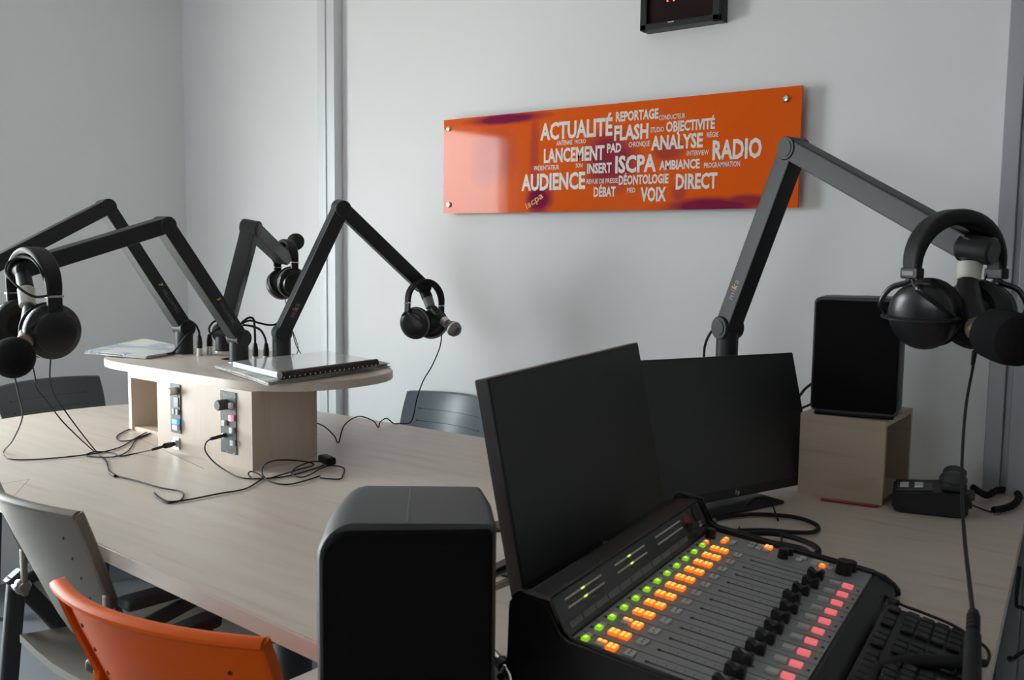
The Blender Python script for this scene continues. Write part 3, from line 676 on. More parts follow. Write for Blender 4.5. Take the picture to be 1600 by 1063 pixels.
# left headphones: a cord from each cup joining at a splitter
y0 = oz(166, 722, DESK + .003)
lead = to_local(B(), hpB)
lead.tube(A_([(50, 568, 2.12), (55, 590, 2.13), (56, 605, 2.15), (80, 636, 2.22), (97, 658, 2.28), (120, 681, 2.33)]) + T([(145, 704), (162, 718)]) + [y0], .0016, seg=8, smooth=6)
lead.tube(A_([(80, 552, 2.12), (78, 590, 2.13), (84, 615, 2.17), (100, 640, 2.23), (128, 678, 2.32)]) + T([(150, 705), (164, 718)]) + [y0], .0016, seg=8, smooth=6)
lead.tube(T([(166, 722), (170, 735), (176, 742), (215, 752), (250, 762), (281, 768), (287, 775), (280, 783), (262, 786), (246, 777), (241, 770), (250, 778), (266, 784), (300, 780), (340, 772), (380, 765), (400, 755), (413, 745)]), .0018, seg=8, smooth=6)
lead.tube(A_([(76, 462, 2.06), (55, 464, 2.05), (35, 454, 2.05), (16, 436, 2.06), (9, 425, 2.08), (13, 411, 2.10), (30, 402, 2.10), (48, 404, 2.08), (61, 418, 2.06), (70, 438, 2.08)]), .0028, seg=8, smooth=6)
lead.cyl(*T([(172, 739), (180, 744)], DESK + .004), .0036)
lead.build('cord', 'cable', hpB)
cable('headphone_cord', 'thin black cord hanging below the foam ball and bending along the table edge', A_([(22, 585, 2.02), (30, 620, 2.08), (35, 652, 2.16), (20, 688, 2.30)]) + T([(6, 706), (14, 717), (60, 718), (140, 710), (185, 700), (210, 686), (232, 674), (246, 668)]), .0018)
b = B(oz(240, 700, DESK))
b.tube(T([(246, 669), (228, 666), (200, 672), (184, 681), (185, 688), (200, 689), (225, 682), (240, 674)]), .0018, smooth=6)
b.tube(T([(240, 676), (215, 685), (200, 705), (178, 714), (145, 714), (134, 711), (150, 706), (176, 708), (188, 713), (215, 708)]) + [oy(238, 703, CF - .09)], .0016, smooth=6)
b.tube([oy(238, 703, CF - .09), oy(255, 698, CF - .055), oy(268, 694.5, CF - .016)], .0035, smooth=3).cyl(oy(258, 697, CF - .05), oy(267, 695, CF - .018), .007).cyl(oy(267, 695, CF - .018), oy(275, 693, CF - .004), .0055)
tag(b.build('plug_cord', 'cable'), 'black cord with thick plug in the round socket under the narrow control strip', 'cable')
b = B(oz(340, 700, DESK)); j0 = oy(352.5, 680, CF - .008)
b.cyl(j0, oy(330, 686, CF - .052), .0042).tube([oy(330, 686, CF - .052), oy(322, 692, CF - .066), oy(321, 705, CF - .066)] + [oz(334, 722, DESK + .02)] + T([(355, 737), (378, 747), (410, 748), (450, 744), (490, 733), (506, 727)]), .0017, smooth=6)
tag(b.build('plug_cord', 'cable'), 'thin black cord plugged into the wide control strip and running to the tangle', 'cable')
b = B(oz(470, 740, DESK))
TZ = lambda pts: [oz(x_, y_, DESK + .003 + h_) for x_, y_, h_ in pts]
b.tube(TZ([(396, 749, 0), (388, 742, .006), (392, 737, .010), (404, 741, .008), (416, 748, .002), (440, 742, .002), (470, 733, .002), (490, 727, .004), (480, 722, .012), (447, 719, .024), (421, 722, .030), (410, 732, .016), (413, 747, .003), (430, 755, 0), (452, 757, 0), (478, 751, .001), (500, 744, 0)]), .0017, smooth=6)
b.tube(TZ([(500, 747, 0), (530, 749, 0), (536, 742, 0), (538, 733, 0), (530, 729, .001), (514, 728, .002), (500, 733, .003), (484, 742, .004), (470, 746, .003), (456, 741, .004), (463, 731, .008), (486, 722, .012), (502, 722, .003)]), .0017, smooth=6)
tag(b.build('cord_tangle', 'cable'), 'tangle of thin black cord at the foot of the wooden console', 'cable')
c = oz(511, 726, DESK); dg = root('adapter_block', 'small dark adapter lying beside the cord tangle at the console foot', 'adapter', c)
ax = (oz(526, 729, DESK) - oz(498, 716, DESK)).normalized(); B(c).box(c + V((0, 0, .012)), (.056, .026, .018), rot=rotm(ax, V((-ax.y, ax.x, 0)), V((0, 0, 1))), bev=.004).build('case', 'blackp', dg)
B(c).box(c + V((0, 0, .0215)) , (.04, .016, .0012), rot=rotm(ax, V((-ax.y, ax.x, 0)), V((0, 0, 1)))).build('top_label', 'seam', dg)
dD = lambda px, py: (oz(px, py, DESK + .003) - EYE).dot(FWD)
d1, d2, d0 = dD(529, 692), dD(592, 668), dD(488, 700)
b = [od(690, 515, 2.88), od(688, 540, 2.88), od(676, 570, 2.87), od(661, 596, 2.86), od(651, 625, 2.86), od(646, 650, dD(641, 663)), oz(640, 661, DESK + .003), oz(625, 661.5, DESK + .003), oz(615, 662, DESK + .003),
     od(604, 654, (d2 + dD(615, 662)) / 2), od(594, 660, d2), oz(591, 668, DESK + .003), od(583, 658, d2 - .02), od(560, 651, (d1 + d2) / 2), od(538, 665, d1 + .02), oz(529, 692, DESK + .003), od(522, 681, d1 + .01), od(507, 667, d1 + .05), od(490, 660, d1 + .1), od(478, 661, d1 + .15)]
pts_d = b; to_local(B(), hpD).tube(pts_d, .0018, seg=8, smooth=6).build('cord', 'cable', hpD)
b = to_local(B(), hpC); b.tube(A_([(443, 460, 3.0), (450, 485, 2.98), (456, 515, 2.95), (462, 538, 2.88), (470, 553, 2.83)]), .0014, smooth=6).tube(A_([(452, 505, 2.96), (462, 530, 2.92), (466, 545, 2.86), (464, 553, 2.83)]), .0014, smooth=6); b.build('cord', 'cable', hpC)

# microphone leads with XLR plugs standing on the console top
def xlr(label, px, py, dep, hpx, lead_pts, chrome):
    base = oz(px, py, SLAB); r = root('microphone_lead', label, 'cable', base, group='microphone leads on the console top')
    d = (base - EYE).dot(FWD); u = V((0, 0, 1)); h1 = hpx[0] / FPX * d; h2 = hpx[1] / FPX * d
    B(base).lathe([(.0105, 0), (.0105, .0015), (.0085, .002), (.0085, h1)], base, u, 20).build('plug_shell', 'silver', r)
    B(base).lathe([(.0085, h1), (.0085, h1 + h2 * .45), (.006, h1 + h2 * .9), (.004, h1 + h2)], base, u, 20).build('plug_boot', 'blackp', r)
    B(base).tube([base + u * (h1 + h2 - .003)] + A_(lead_pts), .0032, smooth=6).build('lead', 'cable', r)
    return r
xlr('short black lead with silver plug beside the leftmost arm post', 312, 556, 0, (12, 20), [(311, 519, 2.84), (306, 508, 2.85), (298, 502, 2.86), (292, 500, 2.87)], 1)
xlr('short black lead with silver plug next to the rear arm post', 328, 554, 0, (13, 19), [(334, 518, 2.87), (342, 513, 2.91), (350, 511, 2.94)], 1)
xlr('black lead with tall loop beside the front arm post', 399, 560, 0, (3, 21), [(398, 515, 2.72), (396, 499, 2.70), (388, 497, 2.69), (377, 505, 2.68)], 0)
xlr('black lead with low bend between front arm post and spiral document', 416, 559, 0, (3, 20), [(414, 528, 2.76), (407, 516, 2.73), (394, 510, 2.70), (379, 508, 2.69)], 0)
cable('arm_lead', 'black lead between the front arm and the arm behind the document', A_([(374, 508, 2.72), (390, 501, 2.74), (405, 505, 2.77), (420, 508, 2.79), (430, 507, 2.80), (436, 503, 2.80)]), .003)
cable('arm_lead', 'black lead looped at the left of the rear arm post', A_([(345, 499, 2.93), (334, 503, 2.92), (327, 512, 2.90), (328, 520, 2.89), (333, 523, 2.88)]), .003)
cable('arm_lead', 'thin black lead running from leftmost arm post down to the newspapers', A_([(303, 517, 2.84), (290, 526, 2.80)]) + [oz(279, 541, SLAB + .03), oz(270, 551, SLAB + .012), oz(262, 553, SLAB + .011)], .0028)
cable('arm_lead', 'black lead curving down beside the right arm behind the monitors', A_([(1126, 508, 2.32), (1112, 518, 2.33), (1103, 535, 2.34), (1100, 555, 2.35), (1101, 600, 2.36)]) + [V((-1.05, 2.2, DESK + .004))], .0032)

# ================================================================== PAPERS on the console
def sheet_stack(name, label, cat, corners, z, th, layers, mats, sag=None, jit=.004):
    c = sum((V((q[0], q[1], 0)) for q in corners), V()) / len(corners); c.z = z
    r = root(name, label, cat, c)
    for i in range(layers):
        zz = z + th * i / layers; b = B(c); k = [V((q[0] + random.uniform(-jit, jit), q[1] + random.uniform(-jit, jit), 0)) for q in corners]
        n_ = 8; rings = []
        for a in range(n_ + 1):
            row = []
            for t in range(n_ + 1):
                p_ = k[0].lerp(k[1], a / n_).lerp(k[3].lerp(k[2], a / n_), t / n_)
                p_.z = zz + .0012 * math.sin(7 * a / n_ + i) * math.sin(5 * t / n_ + 2 * i) * (i > 0)
                if sag: p_.z += sag(a / n_, t / n_)
                row.append(p_)
            rings.append(row)
        t_ = th / layers * .82
        vs = [p_ for rw in rings for p_ in rw]; N = n_ + 1
        low = [v + V((0, 0, 0)) for v in vs]; hi = [v + V((0, 0, t_)) for v in vs]
        fs = []
        for a in range(n_):
            for t in range(n_):
                q_ = (a * N + t, (a + 1) * N + t, (a + 1) * N + t + 1, a * N + t + 1); fs.append(tuple(x + N * N for x in q_)); fs.append(tuple(reversed(q_)))
        rim = [a * N for a in range(N)] + [n_ * N + t for t in range(1, N)] + [a * N + n_ for a in range(n_ - 1, -1, -1)] + [t for t in range(n_ - 1, 0, -1)]
        for j in range(len(rim)):
            x, y = rim[j], rim[(j + 1) % len(rim)]; fs.append((x, y, y + N * N, x + N * N))
        b._add(low + hi, fs); b.build('sheet', mats[i % len(mats)], r)
    return r
pz = SLAB + .0015
nl = [oz(133, 549, SLAB + .012), oz(229, 561, pz), oz(306, 548, pz), oz(225, 534, SLAB + .004)]
sheet_stack('newspaper', 'open newspapers with blue pictures overhanging the left end of the console', 'newspaper', nl, pz, .009, 4, ['news_g', 'news_b', 'news_g', 'news_b'], sag=lambda a, t: .004 * (1 - a))
nf = [oz(338, 577, pz), oz(420, 603, pz), oz(607, 573, pz), oz(520, 556, pz)]
sheet_stack('newspaper', 'folded grey newspapers under the spiral-bound document', 'newspaper', nf, pz, .011, 5, ['news_g'], jit=.008)
dz = pz + .0125
k0, k1, k2, k3 = oz(364, 566, dz + .012), oz(437, 592, dz), oz(588, 571, dz), oz(520, 552, dz + .012)
k3 = k0 + (k2 - k1)
cc = (k0 + k1 + k2 + k3) / 4; cc.z = dz
doc = root('bound_document', 'thick comb-bound document with glossy clear cover on the folded newspapers', 'document', cc)
b = B(cc); xx = (k1 - k0); yy = (k2 - k1); xx.z = yy.z = 0; LX, LY = xx.length, yy.length; xx.normalize(); yy.normalize()
o = V((k0.x, k0.y, dz))
b.prism([(0, 0), (LX * .99, 0), (LX * .99, LY), (0, LY)], o, xx, yy, (0, 0, 1), .0125); b.build('page_block', 'paper', doc, smooth=0)
b = B(cc); b.prism([(0, 0), (LX * .99, 0), (LX * .99, LY), (0, LY)], o + V((0, 0, .0128)), xx, yy, (0, 0, 1), .0008); b.build('cover', 'cover', doc, smooth=0)
b = B(cc); s_ = o + xx * LX * 1.0 + V((0, 0, .0075)); b.cyl(s_ + yy * .0, s_ + yy * LY, .0098, seg=20).build('comb_spine', 'blackp', doc)
b = B(cc)
for k in range(20):
    q = s_ + yy * (LY * (k + .5) / 20) + xx * .0085 - V((0, 0, .0046)); b.box(q, (.003, .0035, .0035), rot=rotm(xx, yy, V((0, 0, 1))))
b.build('spine_holes', 'silver', doc, smooth=0)

# ================================================================== SPEAKERS and wooden box
def speaker(label, loc, yaw, w_, h_, d_, rad, chamf=0):
    r = root('speaker', label, 'speaker', loc, yaw)
    N = 6; rings = []
    for (y, k, dz_) in ((0, .965, 0), (.006, 1, 0), (d_ * .5, 1.0, .0), (d_ - .012, .93, -.002), (d_, .89, -.006)):
        pr = rrect(w_ * k, h_ * (1 if y < d_ * .6 else .985), rad, N)
        ring = []
        for x, z in pr:
            arch = .006 * (1 - (2 * x / w_) ** 2) if z > 0 else 0
            ring.append(V((x, y - d_ / 2, z + h_ / 2 + (arch if z > h_ * .3 else 0) + (dz_ if z > 0 else 0))))
        rings.append(ring)
    B().loft(rings).build('cabinet', 'spk', r)
    pr = rrect(w_ * .95, h_ * .955, tuple(max(.004, q_ * .9) for q_ in rad), N)
    g = B(); fr = [V((x, -d_ / 2 - .004, z + h_ / 2)) for x, z in pr]; bk = [V((x * 1.01, -d_ / 2 + .002, (z) * 1.01 + h_ / 2)) for x, z in pr]
    inn = [V((x * .97, -d_ / 2 - .007, z * .98 + h_ / 2)) for x, z in pr]
    g.loft([bk, fr, inn]); g.build('grille', 'grille', r)
    sb = B(); mid = []
    for ring in rings[1:]:
        tops = sorted(ring, key=lambda p_: -p_.z); c0 = [p_ for p_ in ring if p_.z > h_ * .9]
        xa_ = max((p_ for p_ in c0 if p_.x < 0), key=lambda p_: p_.x); xb_ = min((p_ for p_ in c0 if p_.x > 0), key=lambda p_: p_.x)
        t_ = -xa_.x / (xb_.x - xa_.x); mid.append(xa_.lerp(xb_, t_))
    sb.tube([p_ for p_ in mid], .0008, seg=6, smooth=0); sb.build('top_seam', 'spkseam', r, smooth=0)
    return r
yaw1 = math.radians(43)
c = od(636, 1000, 1.0); sw = .196
fc = od(636, 818, 1.045)
near = speaker('large black speaker standing closest to the camera at the bottom of the photo', (fc.x - math.sin(yaw1) * .095, fc.y + math.cos(yaw1) * .095, DESK), yaw1, sw, fc.z - DESK - .003, .19, (.008, .036, .012, .012))
bx0, bx1, bxr = oz(1246, 770, DESK), oz(1378, 791, DESK), oz(1398, 757, DESK)
xd = (bx1 - bx0); BW = xd.length; xd.normalize(); yd = V((-xd.y, xd.x, 0)); BD = .235
bxr_ = root('speaker_box', 'open-sided maple box carrying the black speaker on the desk by the wall', 'box', bx0, math.atan2(xd.y, xd.x))
BH = .182; th = .012
B().bx(0, BW, 0, th, 0, BH - th).build('front_panel', 'woodr', bxr_, smooth=0)
B().bx(0, BW, 0, BD, BH - th, BH).build('top_panel', 'woodr', bxr_, smooth=0)
B().bx(0, BW, BD - th, BD, 0, BH - th).build('rear_panel', 'woodr', bxr_, smooth=0)
B().bx(0, th, th, BD - th, 0, BH - th).build('side_panel', 'woodr', bxr_, smooth=0)
B().bx(th, BW, th, BD - th, 0, th).build('bottom_panel', 'woodr', bxr_, smooth=0)
yaw2 = math.radians(12)
sc_ = bx0 + xd * (BW * .51) + yd * .115; sc_.z = DESK + BH
pad = B(sc_); pad.box(sc_ + V((0, 0, .004)), (.165, .20, .008), rot=M.Rotation(yaw2, 3, 'Z'), bev=.003)
tag(pad.build('isolation_pad', 'rubber'), 'thin black pad between the maple box and the speaker', 'pad')
far = speaker('black speaker standing on the maple box against the white wall', (sc_.x, sc_.y, sc_.z + .0085), yaw2, .182, .250, .21, (.022, .012, .012, .010))
cable('speaker_lead', 'black lead behind the right monitor running to the speaker on the box', [od(1268, 600, 2.32), od(1256, 610, 2.34), od(1245, 628, 2.36), od(1236, 660, 2.34)], .0035)
cable('speaker_lead', 'second black lead entering low behind the speaker on the maple box', [od(1275, 628, 2.28), od(1262, 634, 2.30), od(1250, 640, 2.32), od(1238, 655, 2.32)], .003)

# ================================================================== MONITORS
def monitor(label, C, yaw, tilt, roll, W, H, base_xy, base_yaw, basew=.20):
    nrm = V((math.sin(yaw) * math.cos(tilt), -math.cos(yaw) * math.cos(tilt), math.sin(tilt)))
    rr = V((math.cos(yaw), math.sin(yaw), 0)); uu = nrm.cross(rr)
    if uu.z < 0: uu = -uu
    rr, uu = math.cos(roll) * rr + math.sin(roll) * uu, math.cos(roll) * uu - math.sin(roll) * rr
    C = V(C); bl = V((base_xy[0], base_xy[1], DESK)); r = root('monitor', label, 'monitor', bl)
    Rm = rotm(rr, uu, nrm)
    B(bl).box(C - nrm * .012, (W, H, .024), rot=Rm, bev=.003).box(C - nrm * .034, (W * .72, H * .7, .03), rot=Rm, bev=.012).build('housing', 'bezel', r)
    bb, ss = .020, .0045
    B(bl).box(C + uu * (bb - ss) / 2 + nrm * .0004, (W - 2 * ss, H - bb - ss, .001), rot=Rm).build('screen', 'screen', r, smooth=0)
    lo = C - uu * (H / 2 - bb * .30) + nrm * .0007
    B(bl).text('hp', lo - rr * .006, rr, uu, h=.011, italic=.35).build('maker_logo', 'white', r, smooth=0)
    back = C - nrm * .046; nb = V((base_xy[0], base_xy[1], DESK + .008))
    tp = V((back.x, back.y, back.z)); b = B(bl)
    bd = V((math.sin(base_yaw), -math.cos(base_yaw), 0)); br = V((math.cos(base_yaw), math.sin(base_yaw), 0))
    foot = V((tp.x, tp.y, nb.z)) - bd * .045; nb = foot + bd * .06
    b.box((foot.x, foot.y, (DESK + .004 + tp.z + .02) / 2), (.055, .02, tp.z + .016 - DESK), rot=rotm(br, -bd, V((0, 0, 1))), bev=.005)
    b.box(tp.lerp(V((foot.x, foot.y, tp.z)), .5) - bd * .008, (.07, .04, .07), rot=rotm(br, -bd, V((0, 0, 1))), bev=.006)
    b.build('stand_neck', 'bezel', r)
    B(bl).box(nb - V((0, 0, .0035)), (basew, .21, .008), rot=rotm(br, -bd, V((0, 0, 1))), bev=.003).build('stand_base', 'bezel', r)
    return r
monitor('black monitor nearest the camera, left of the pair behind the mixing console', (-.8725, 1.32, .940), 1.665, .197, .027, .51, .325, (-.985, 1.30), math.radians(95), .22)
_y, _t, _r, _W = math.radians(77), .27, math.radians(-1.6), .56
_n = V((math.sin(_y) * math.cos(_t), -math.cos(_y) * math.cos(_t), math.sin(_t))); _rr = V((math.cos(_y), math.sin(_y), 0)); _uu = _n.cross(_rr)
_rr = math.cos(_r) * _rr + math.sin(_r) * _uu
_c = V((-.824, 2.143, .9005)) - _rr * _W / 2
monitor('black monitor farther back, in front of the maple speaker box', _c, _y, _t, _r, _W, .302, (-.885, 1.775), math.radians(72), .22)

# ================================================================== MIXING CONSOLE
MO = V((-.6331, .958, .80)); my, mtl, PT = .1444, .1114, .03995
MC = V((-math.sin(my), math.cos(my), 0)); MS = V((math.cos(my) * math.cos(mtl), math.sin(my) * math.cos(mtl), -math.sin(mtl))); MN = MS.cross(MC)
mm = M.Identity(4)
for i in range(3): mm[i][0], mm[i][1], mm[i][2], mm[i][3] = MS[i], MC[i], MN[i], MO[i]
# local axes: x = strip direction toward the operator, y = along the channels, z = out of the panel
mix = root('mixing_console', 'grey broadcast mixing desk with lit orange, green and red keys', 'mixing console', mtx=mm)
Y0m, Y1m = -.020, .531; XT, XF = -.0155, .2505
def yz(b, poly, y0, y1): return b.prism(poly, (0, y0, 0), (1, 0, 0), (0, 0, 1), (0, 1, 0), y1 - y0)
arc = lambda cx, cz, r_, a0, a1, n_=6: [(cx + r_ * math.cos(math.radians(a0 + (a1 - a0) * k / n_)), cz + r_ * math.sin(math.radians(a0 + (a1 - a0) * k / n_))) for k in range(n_ + 1)]
hz0 = -.068
prof = [(-.086, hz0), (-.088, .024)] + arc(-.076, .030, .012, 180, 90, 4) + [(-.052, .046), (-.048, .045), (XT - .001, -.003), (XF + .001, -.003), (XF + .006, -.001)] + [(.272, -.006), (.285, -.012), (.29, -.020), (.287, -.026), (.265, -.0285)]
yz(B(), prof, Y0m, Y1m).build('housing', 'blackp', mix)
for (ya, yb_, nm) in ((Y0m - .016, Y0m, 'side_cheek'), (Y1m, Y1m + .016, 'side_cheek')):
    pc = [(-.088, hz0), (-.092, .022)] + arc(-.076, .034, .016, 180, 80, 5) + [(-.040, .049), (-.022, .010), (-.010, .004), (XF, .003), (.268, .001), (.284, -.007), (.294, -.016), (.296, -.023), (.288, -.028), (.26, -.0295)]
    bch = yz(B(), pc, ya, yb_); bmesh.ops.bevel(bch.bm, geom=[e for e in bch.bm.edges if abs(e.verts[0].co.y - e.verts[1].co.y) < 1e-6], offset=.004, segments=2, affect='EDGES')
    bch.build(nm, 'blackp', mix)
# faceplate with grooves, slots and printed scales
fp = B(); fp.bx(XT, XF, Y0m + .001, Y1m - .001, -.003, 0)
fp.mi = 1
for k in range(13):
    y = -.5 * PT + k * PT; fp.bx(XT, XF, y - .0005, y + .0005, -.001, .0004)
VS, VR = .082, .23
fp.mi = 2
for k in range(12):
    y = k * PT; fp.bx(VS, .19, y - .0011, y + .0011, -.001, .0005)
    fp.lathe([(.0028, 0), (.0028, .0007), (1e-5, .0007)], (VS, y, 0), seg=12)
    fp.bx(.244, .2475, y - .004, y + .001, 0, .0006).bx(-.011, -.007, y - .004, y + .002, 0, .0006)
fp.mi = 3
for k in range(12):
    y = k * PT
    for j in range(9): fp.bx(.092 + j * .0115, .0925 + j * .0115, y + .005, y + .011, 0, .0004)
    fp.bx(.235 - .034, .235 - .026, y + .008, y + .0095, 0, .0004)
fp.build('faceplate', ['panel', 'seam', 'blackp', 'seam'], mix, smooth=0)
def btn(nm, m, x, y, dx, dy, h=.004, cells=None, label=None):
    b = B(); b.box((x, y, h / 2), (dx, dy, h), bev=min(.0008, h * .3))
    ms = [m]
    if cells:
        b.mi = 1; ms = [m, cells[0]]
        for (cx, cy, cw, ch) in cells[1]: b.box((x + cx, y + cy, h + .0002), (cw, ch, .0004))
    o = b.build(nm, ms, mix)
    if label: o['label'] = label
    return o
for k in range(12):
    y = k * PT
    btn('cue_key', 'gg', 0, y, .0085, .011, .0045, ('gc', [(0, 0, .0045, .006)]), 'green lit key')
    btn('cue_key', 'key_dim', -.001, y + .0125, .0085, .009, .003, None, 'unlit grey key')
    q4 = [(-.0033, -.0037, .0042, .0052), (.0033, -.0037, .0042, .0052), (-.0033, .0037, .0042, .0052), (.0033, .0037, .0042, .0052)]
    q2 = [(-.0033, .0037, .0042, .0052), (.0033, .0037, .0042, .0052)]
    if k in (0, 2):
        btn('source_key', 'key_dim', .0205, y + .001, .013, .015, .0035)
        btn('source_key', 'og', .0205, y + .005, .0125, .0072, .0048, ('oc', [(-.0033, 0, .0042, .0052), (.0033, 0, .0042, .0052)]), 'orange lit key')
    else: btn('source_key', 'og', .0205, y + .001, .013, .0155, .0045, ('oc', q4), 'orange lit key')
    btn('source_key', 'og', .0355, y + .001, .013, .0155, .0045, ('oc', q4), 'orange lit key')
    btn('select_key', 'key_dim', .0585, y + .003, .013, .017, .003, ('seam', [(0, -.003, .002, .003), (0, .004, .002, .003)]))
    btn('on_key', 'key_grey', .211, y, .0155, .0115, .0045)
    btn('off_key', 'key_red', VR, y, .0155, .0115, .005, None, 'red lit key')
    off = random.uniform(-.004, .003)
    fx = .178 + off + (.002 if k > 8 else 0)
    fd = B()
    for sgn_ in (-1, 1):
        fd.prism([(0, 0), (sgn_ * .012, 0), (sgn_ * .012, .013), (sgn_ * .008, .0145), (0, .0085)] if sgn_ > 0 else [(0, .0085), (-.008, .0145), (-.012, .013), (-.012, 0), (0, 0)], (fx, y - .0065, .001), (1, 0, 0), (0, 0, 1), (0, 1, 0), .013)
    fd.mi = 1; fd.box((fx, y, .0099), (.0006, .013, .0006))
    fd.build('fader_cap', ['blackp', 'seam'], mix)
# master section past the last channel
ym = 12 * PT
btn('source_key', 'og', 0, ym - .022, .008, .010, .0048, ('oc', [(0, 0, .004, .006)]), 'orange lit key')
def mknob(x, y, r_, h_): B().lathe([(r_ * 1.05, 0), (r_, .002), (r_ * .92, h_ - .001), (r_ * .8, h_), (1e-5, h_)], (x, y, 0), (0, 0, 1), 24).build('rotary_knob', 'blackp', mix)
mknob(-.004, ym + .012, .0085, .016); mknob(.118, ym + .012, .0085, .016); mknob(.122, ym + .036, .007, .011); mknob(.212, ym + .018, .0125, .022); mknob(.218, ym + .040, .010, .016)
mknob(-.030, ym - .03, .007, .03)
for (x, y, m) in ((.021, ym + .020, 'og'), (.021, ym + .006, 'og')):
    btn('source_key', m, x, y, .0085, .0105, .0045, ('oc', [(0, 0, .0045, .006)]), 'orange lit key')
for (x, y) in ((.034, ym + .020), (.033, ym + .006), (.062, ym + .036), (.075, ym + .036), (.062, ym + .020), (.075, ym + .020), (.088, ym + .020), (.146, ym + .034), (.142, ym + .020), (.166, ym + .036), (.174, ym + .036), (.182, ym + .036), (.166, ym + .020), (.190, ym + .020)):
    btn('master_key', 'key_dim', x, y, .010, .011, .003)
btn('master_key', 'og', .088, ym + .036, .0125, .013, .0045, ('oc', q4), 'orange lit key')
btn('master_key', 'og', .179, ym + .020, .0095, .009, .0045, ('oc', [(0, 0, .005, .005)]), 'orange lit key')
# sloping meter bridge
e0 = V((XT - .003, 0, .002)); e1 = V((-.045, 0, .044)); du = (e1 - e0); HB = du.length; du.normalize(); dn = V((0, 1, 0)).cross(du) * -1
if dn.z < 0: dn = -dn
br_ = B(); br_.prism([(0, Y0m + .004), (HB, Y0m + .004), (HB, Y1m - .004), (0, Y1m - .004)], e0 + dn * -.001, du, (0, 1, 0), dn, .002)
mb = br_.build('meter_bridge', 'disp', mix, smooth=0)
def onb(b, a, y, la, ly, t=.0006): b.prism([(a, y), (a + la, y), (a + la, y + ly), (a, y + ly)], e0 + dn * .001, du, (0, 1, 0), dn, t)
for k in range(11):
    b = B(); onb(b, .006, .0 + k * PT * .98, .008, PT * .9); b.build('scribble_strip', 'strip', mb, smooth=0)
for k, yy in enumerate((.012, .165, .318)):
    for j, a in enumerate((.028, .039)):
        b = B(); onb(b, a, yy, .0024, .108); b.build('meter_scale', 'bar', mb, smooth=0)
        if (k, j) != (2, 1) and (k, j) != (2, 0):
            b = B(); onb(b, a, yy + .045, .0024, .010, .0009); b.build('meter_light', 'led', mb, smooth=0)
    b = B()
    for j in range(12): onb(b, .0325, yy + .004 + j * .0088, .0025, .0035)
    onb(b, .021, yy + .045, .003, .03); b.build('printed_scale', 'seam', mb, smooth=0)
b = B(); c_ = e0 + du * .034 + V((0, .455, 0)); b.lathe([(.009, .001), (.013, .001), (.013, .0016), (.009, .0016)], c_, dn, 24); b.box(c_ + du * -.014 + dn * .0015, (.003, .02, .001)); b.build('emblem', 'redring', mb, smooth=0)
b = B(); onb(b, .012, .492, .005, .012); onb(b, .019, .494, .002, .009); b.build('printed_word', 'mark', mb, smooth=0)
b = B(); b.lathe([(.014, .001), (.014, .003), (.012, .003)], e0 + du * .036 + V((0, .498, 0)), dn, 24); b.build('talkback_grille', 'blackp', mb)
# small gooseneck lead arching over the meter bridge
cable('gooseneck_lead', 'thin black loop of wire arching over the console meter bridge', [mm @ V((-.020, .447, .003)), od(1056, 840, 1.72), od(1058, 818, 1.72), od(1068, 815, 1.74), od(1080, 824, 1.76), mm @ V((-.012, .495, .02))], .0015)

# thick cables lying behind the console and thin loop standing above them
cz = DESK + .006
b = B(oz(1200, 850, DESK))
b.tube(T([(1118, 812), (1150, 806), (1190, 804), (1240, 808), (1270, 817), (1279, 826), (1268, 832), (1240, 832), (1200, 829), (1160, 829), (1120, 832)], cz), .0042, smooth=6)
tag(b.build('power_cable', 'cable'), 'black cable forming the upper loop on the desk behind the mixing console', 'cable')
b = B(oz(1210, 860, DESK))
b.tube(T([(1130, 838), (1170, 834), (1210, 834), (1245, 842), (1270, 852), (1279, 862), (1270, 868), (1245, 868)], cz + .008), .0055, smooth=6)
b.tube(T([(1140, 842), (1180, 844), (1220, 850), (1255, 858), (1262, 866), (1250, 869)], cz + .003), .0045, smooth=6)
tag(b.build('power_cable', 'cable'), 'thicker black cable pair curling against the rear rim of the mixing console', 'cable')
cable('gooseneck_lead', 'thin black wire standing in a tall arch behind the mixing console', [oz(1152, 838, DESK + .012), od(1160, 808, 2.0), od(1170, 788, 2.0), od(1186, 778, 1.99), od(1203, 784, 1.97), od(1213, 806, 1.93), od(1220, 830, 1.90), mm @ V((.104, .533, .012))], .0018)

# ================================================================== PHONE, PENCIL, KEYBOARD
pa0, pa1 = oz(1393, 800, DESK), oz(1502, 812, DESK)
xd2 = (pa1 - pa0).normalized()
ph = root('desk_phone', 'black desk telephone with coiled cord beside the maple box', 'telephone', pa0, math.atan2(xd2.y, xd2.x))
PW = (pa1 - pa0).length + .012
b = B(); yz_ = [(0, .0), (0, .046), (.01, .05), (.12, .028), (.125, 0)]
b.prism([(.0, .008), (.012, 0), (PW - .02, 0), (PW, .004), (PW, .052), (PW - .05, .05), (.0, .042)], (0, 0, 0), (1, 0, 0), (0, 0, 1), (0, 1, 0), .13)
bmesh.ops.bevel(b.bm, geom=b.bm.edges[:], offset=.004, segments=2, affect='EDGES'); b.build('body', 'blackp', ph)
B().box((.042, .045, .0475), (.07, .06, .004), rot=M.Rotation(-.10, 3, 'Y'), bev=.001).build('keypad_plate', 'ctl', ph)
for (x, y) in ((.022, .03), (.05, .03), (.022, .055), (.05, .055)): B().box((x, y, .0495 + x * .08), (.017, .016, .003), rot=M.Rotation(-.10, 3, 'Y'), bev=.0008).build('memory_key', 'key_white', ph)
b = B(); b.box((PW - .03, .045, .066), (.044, .09, .026), bev=.012, seg=4); b.ball((PW - .03, .024, .076), .027, (0, -.1, 1), .62, 32, 16); b.ball((PW - .024, .125, .070), .024, (0, .1, 1), .62, 32, 16).build('handset', 'spk', ph)
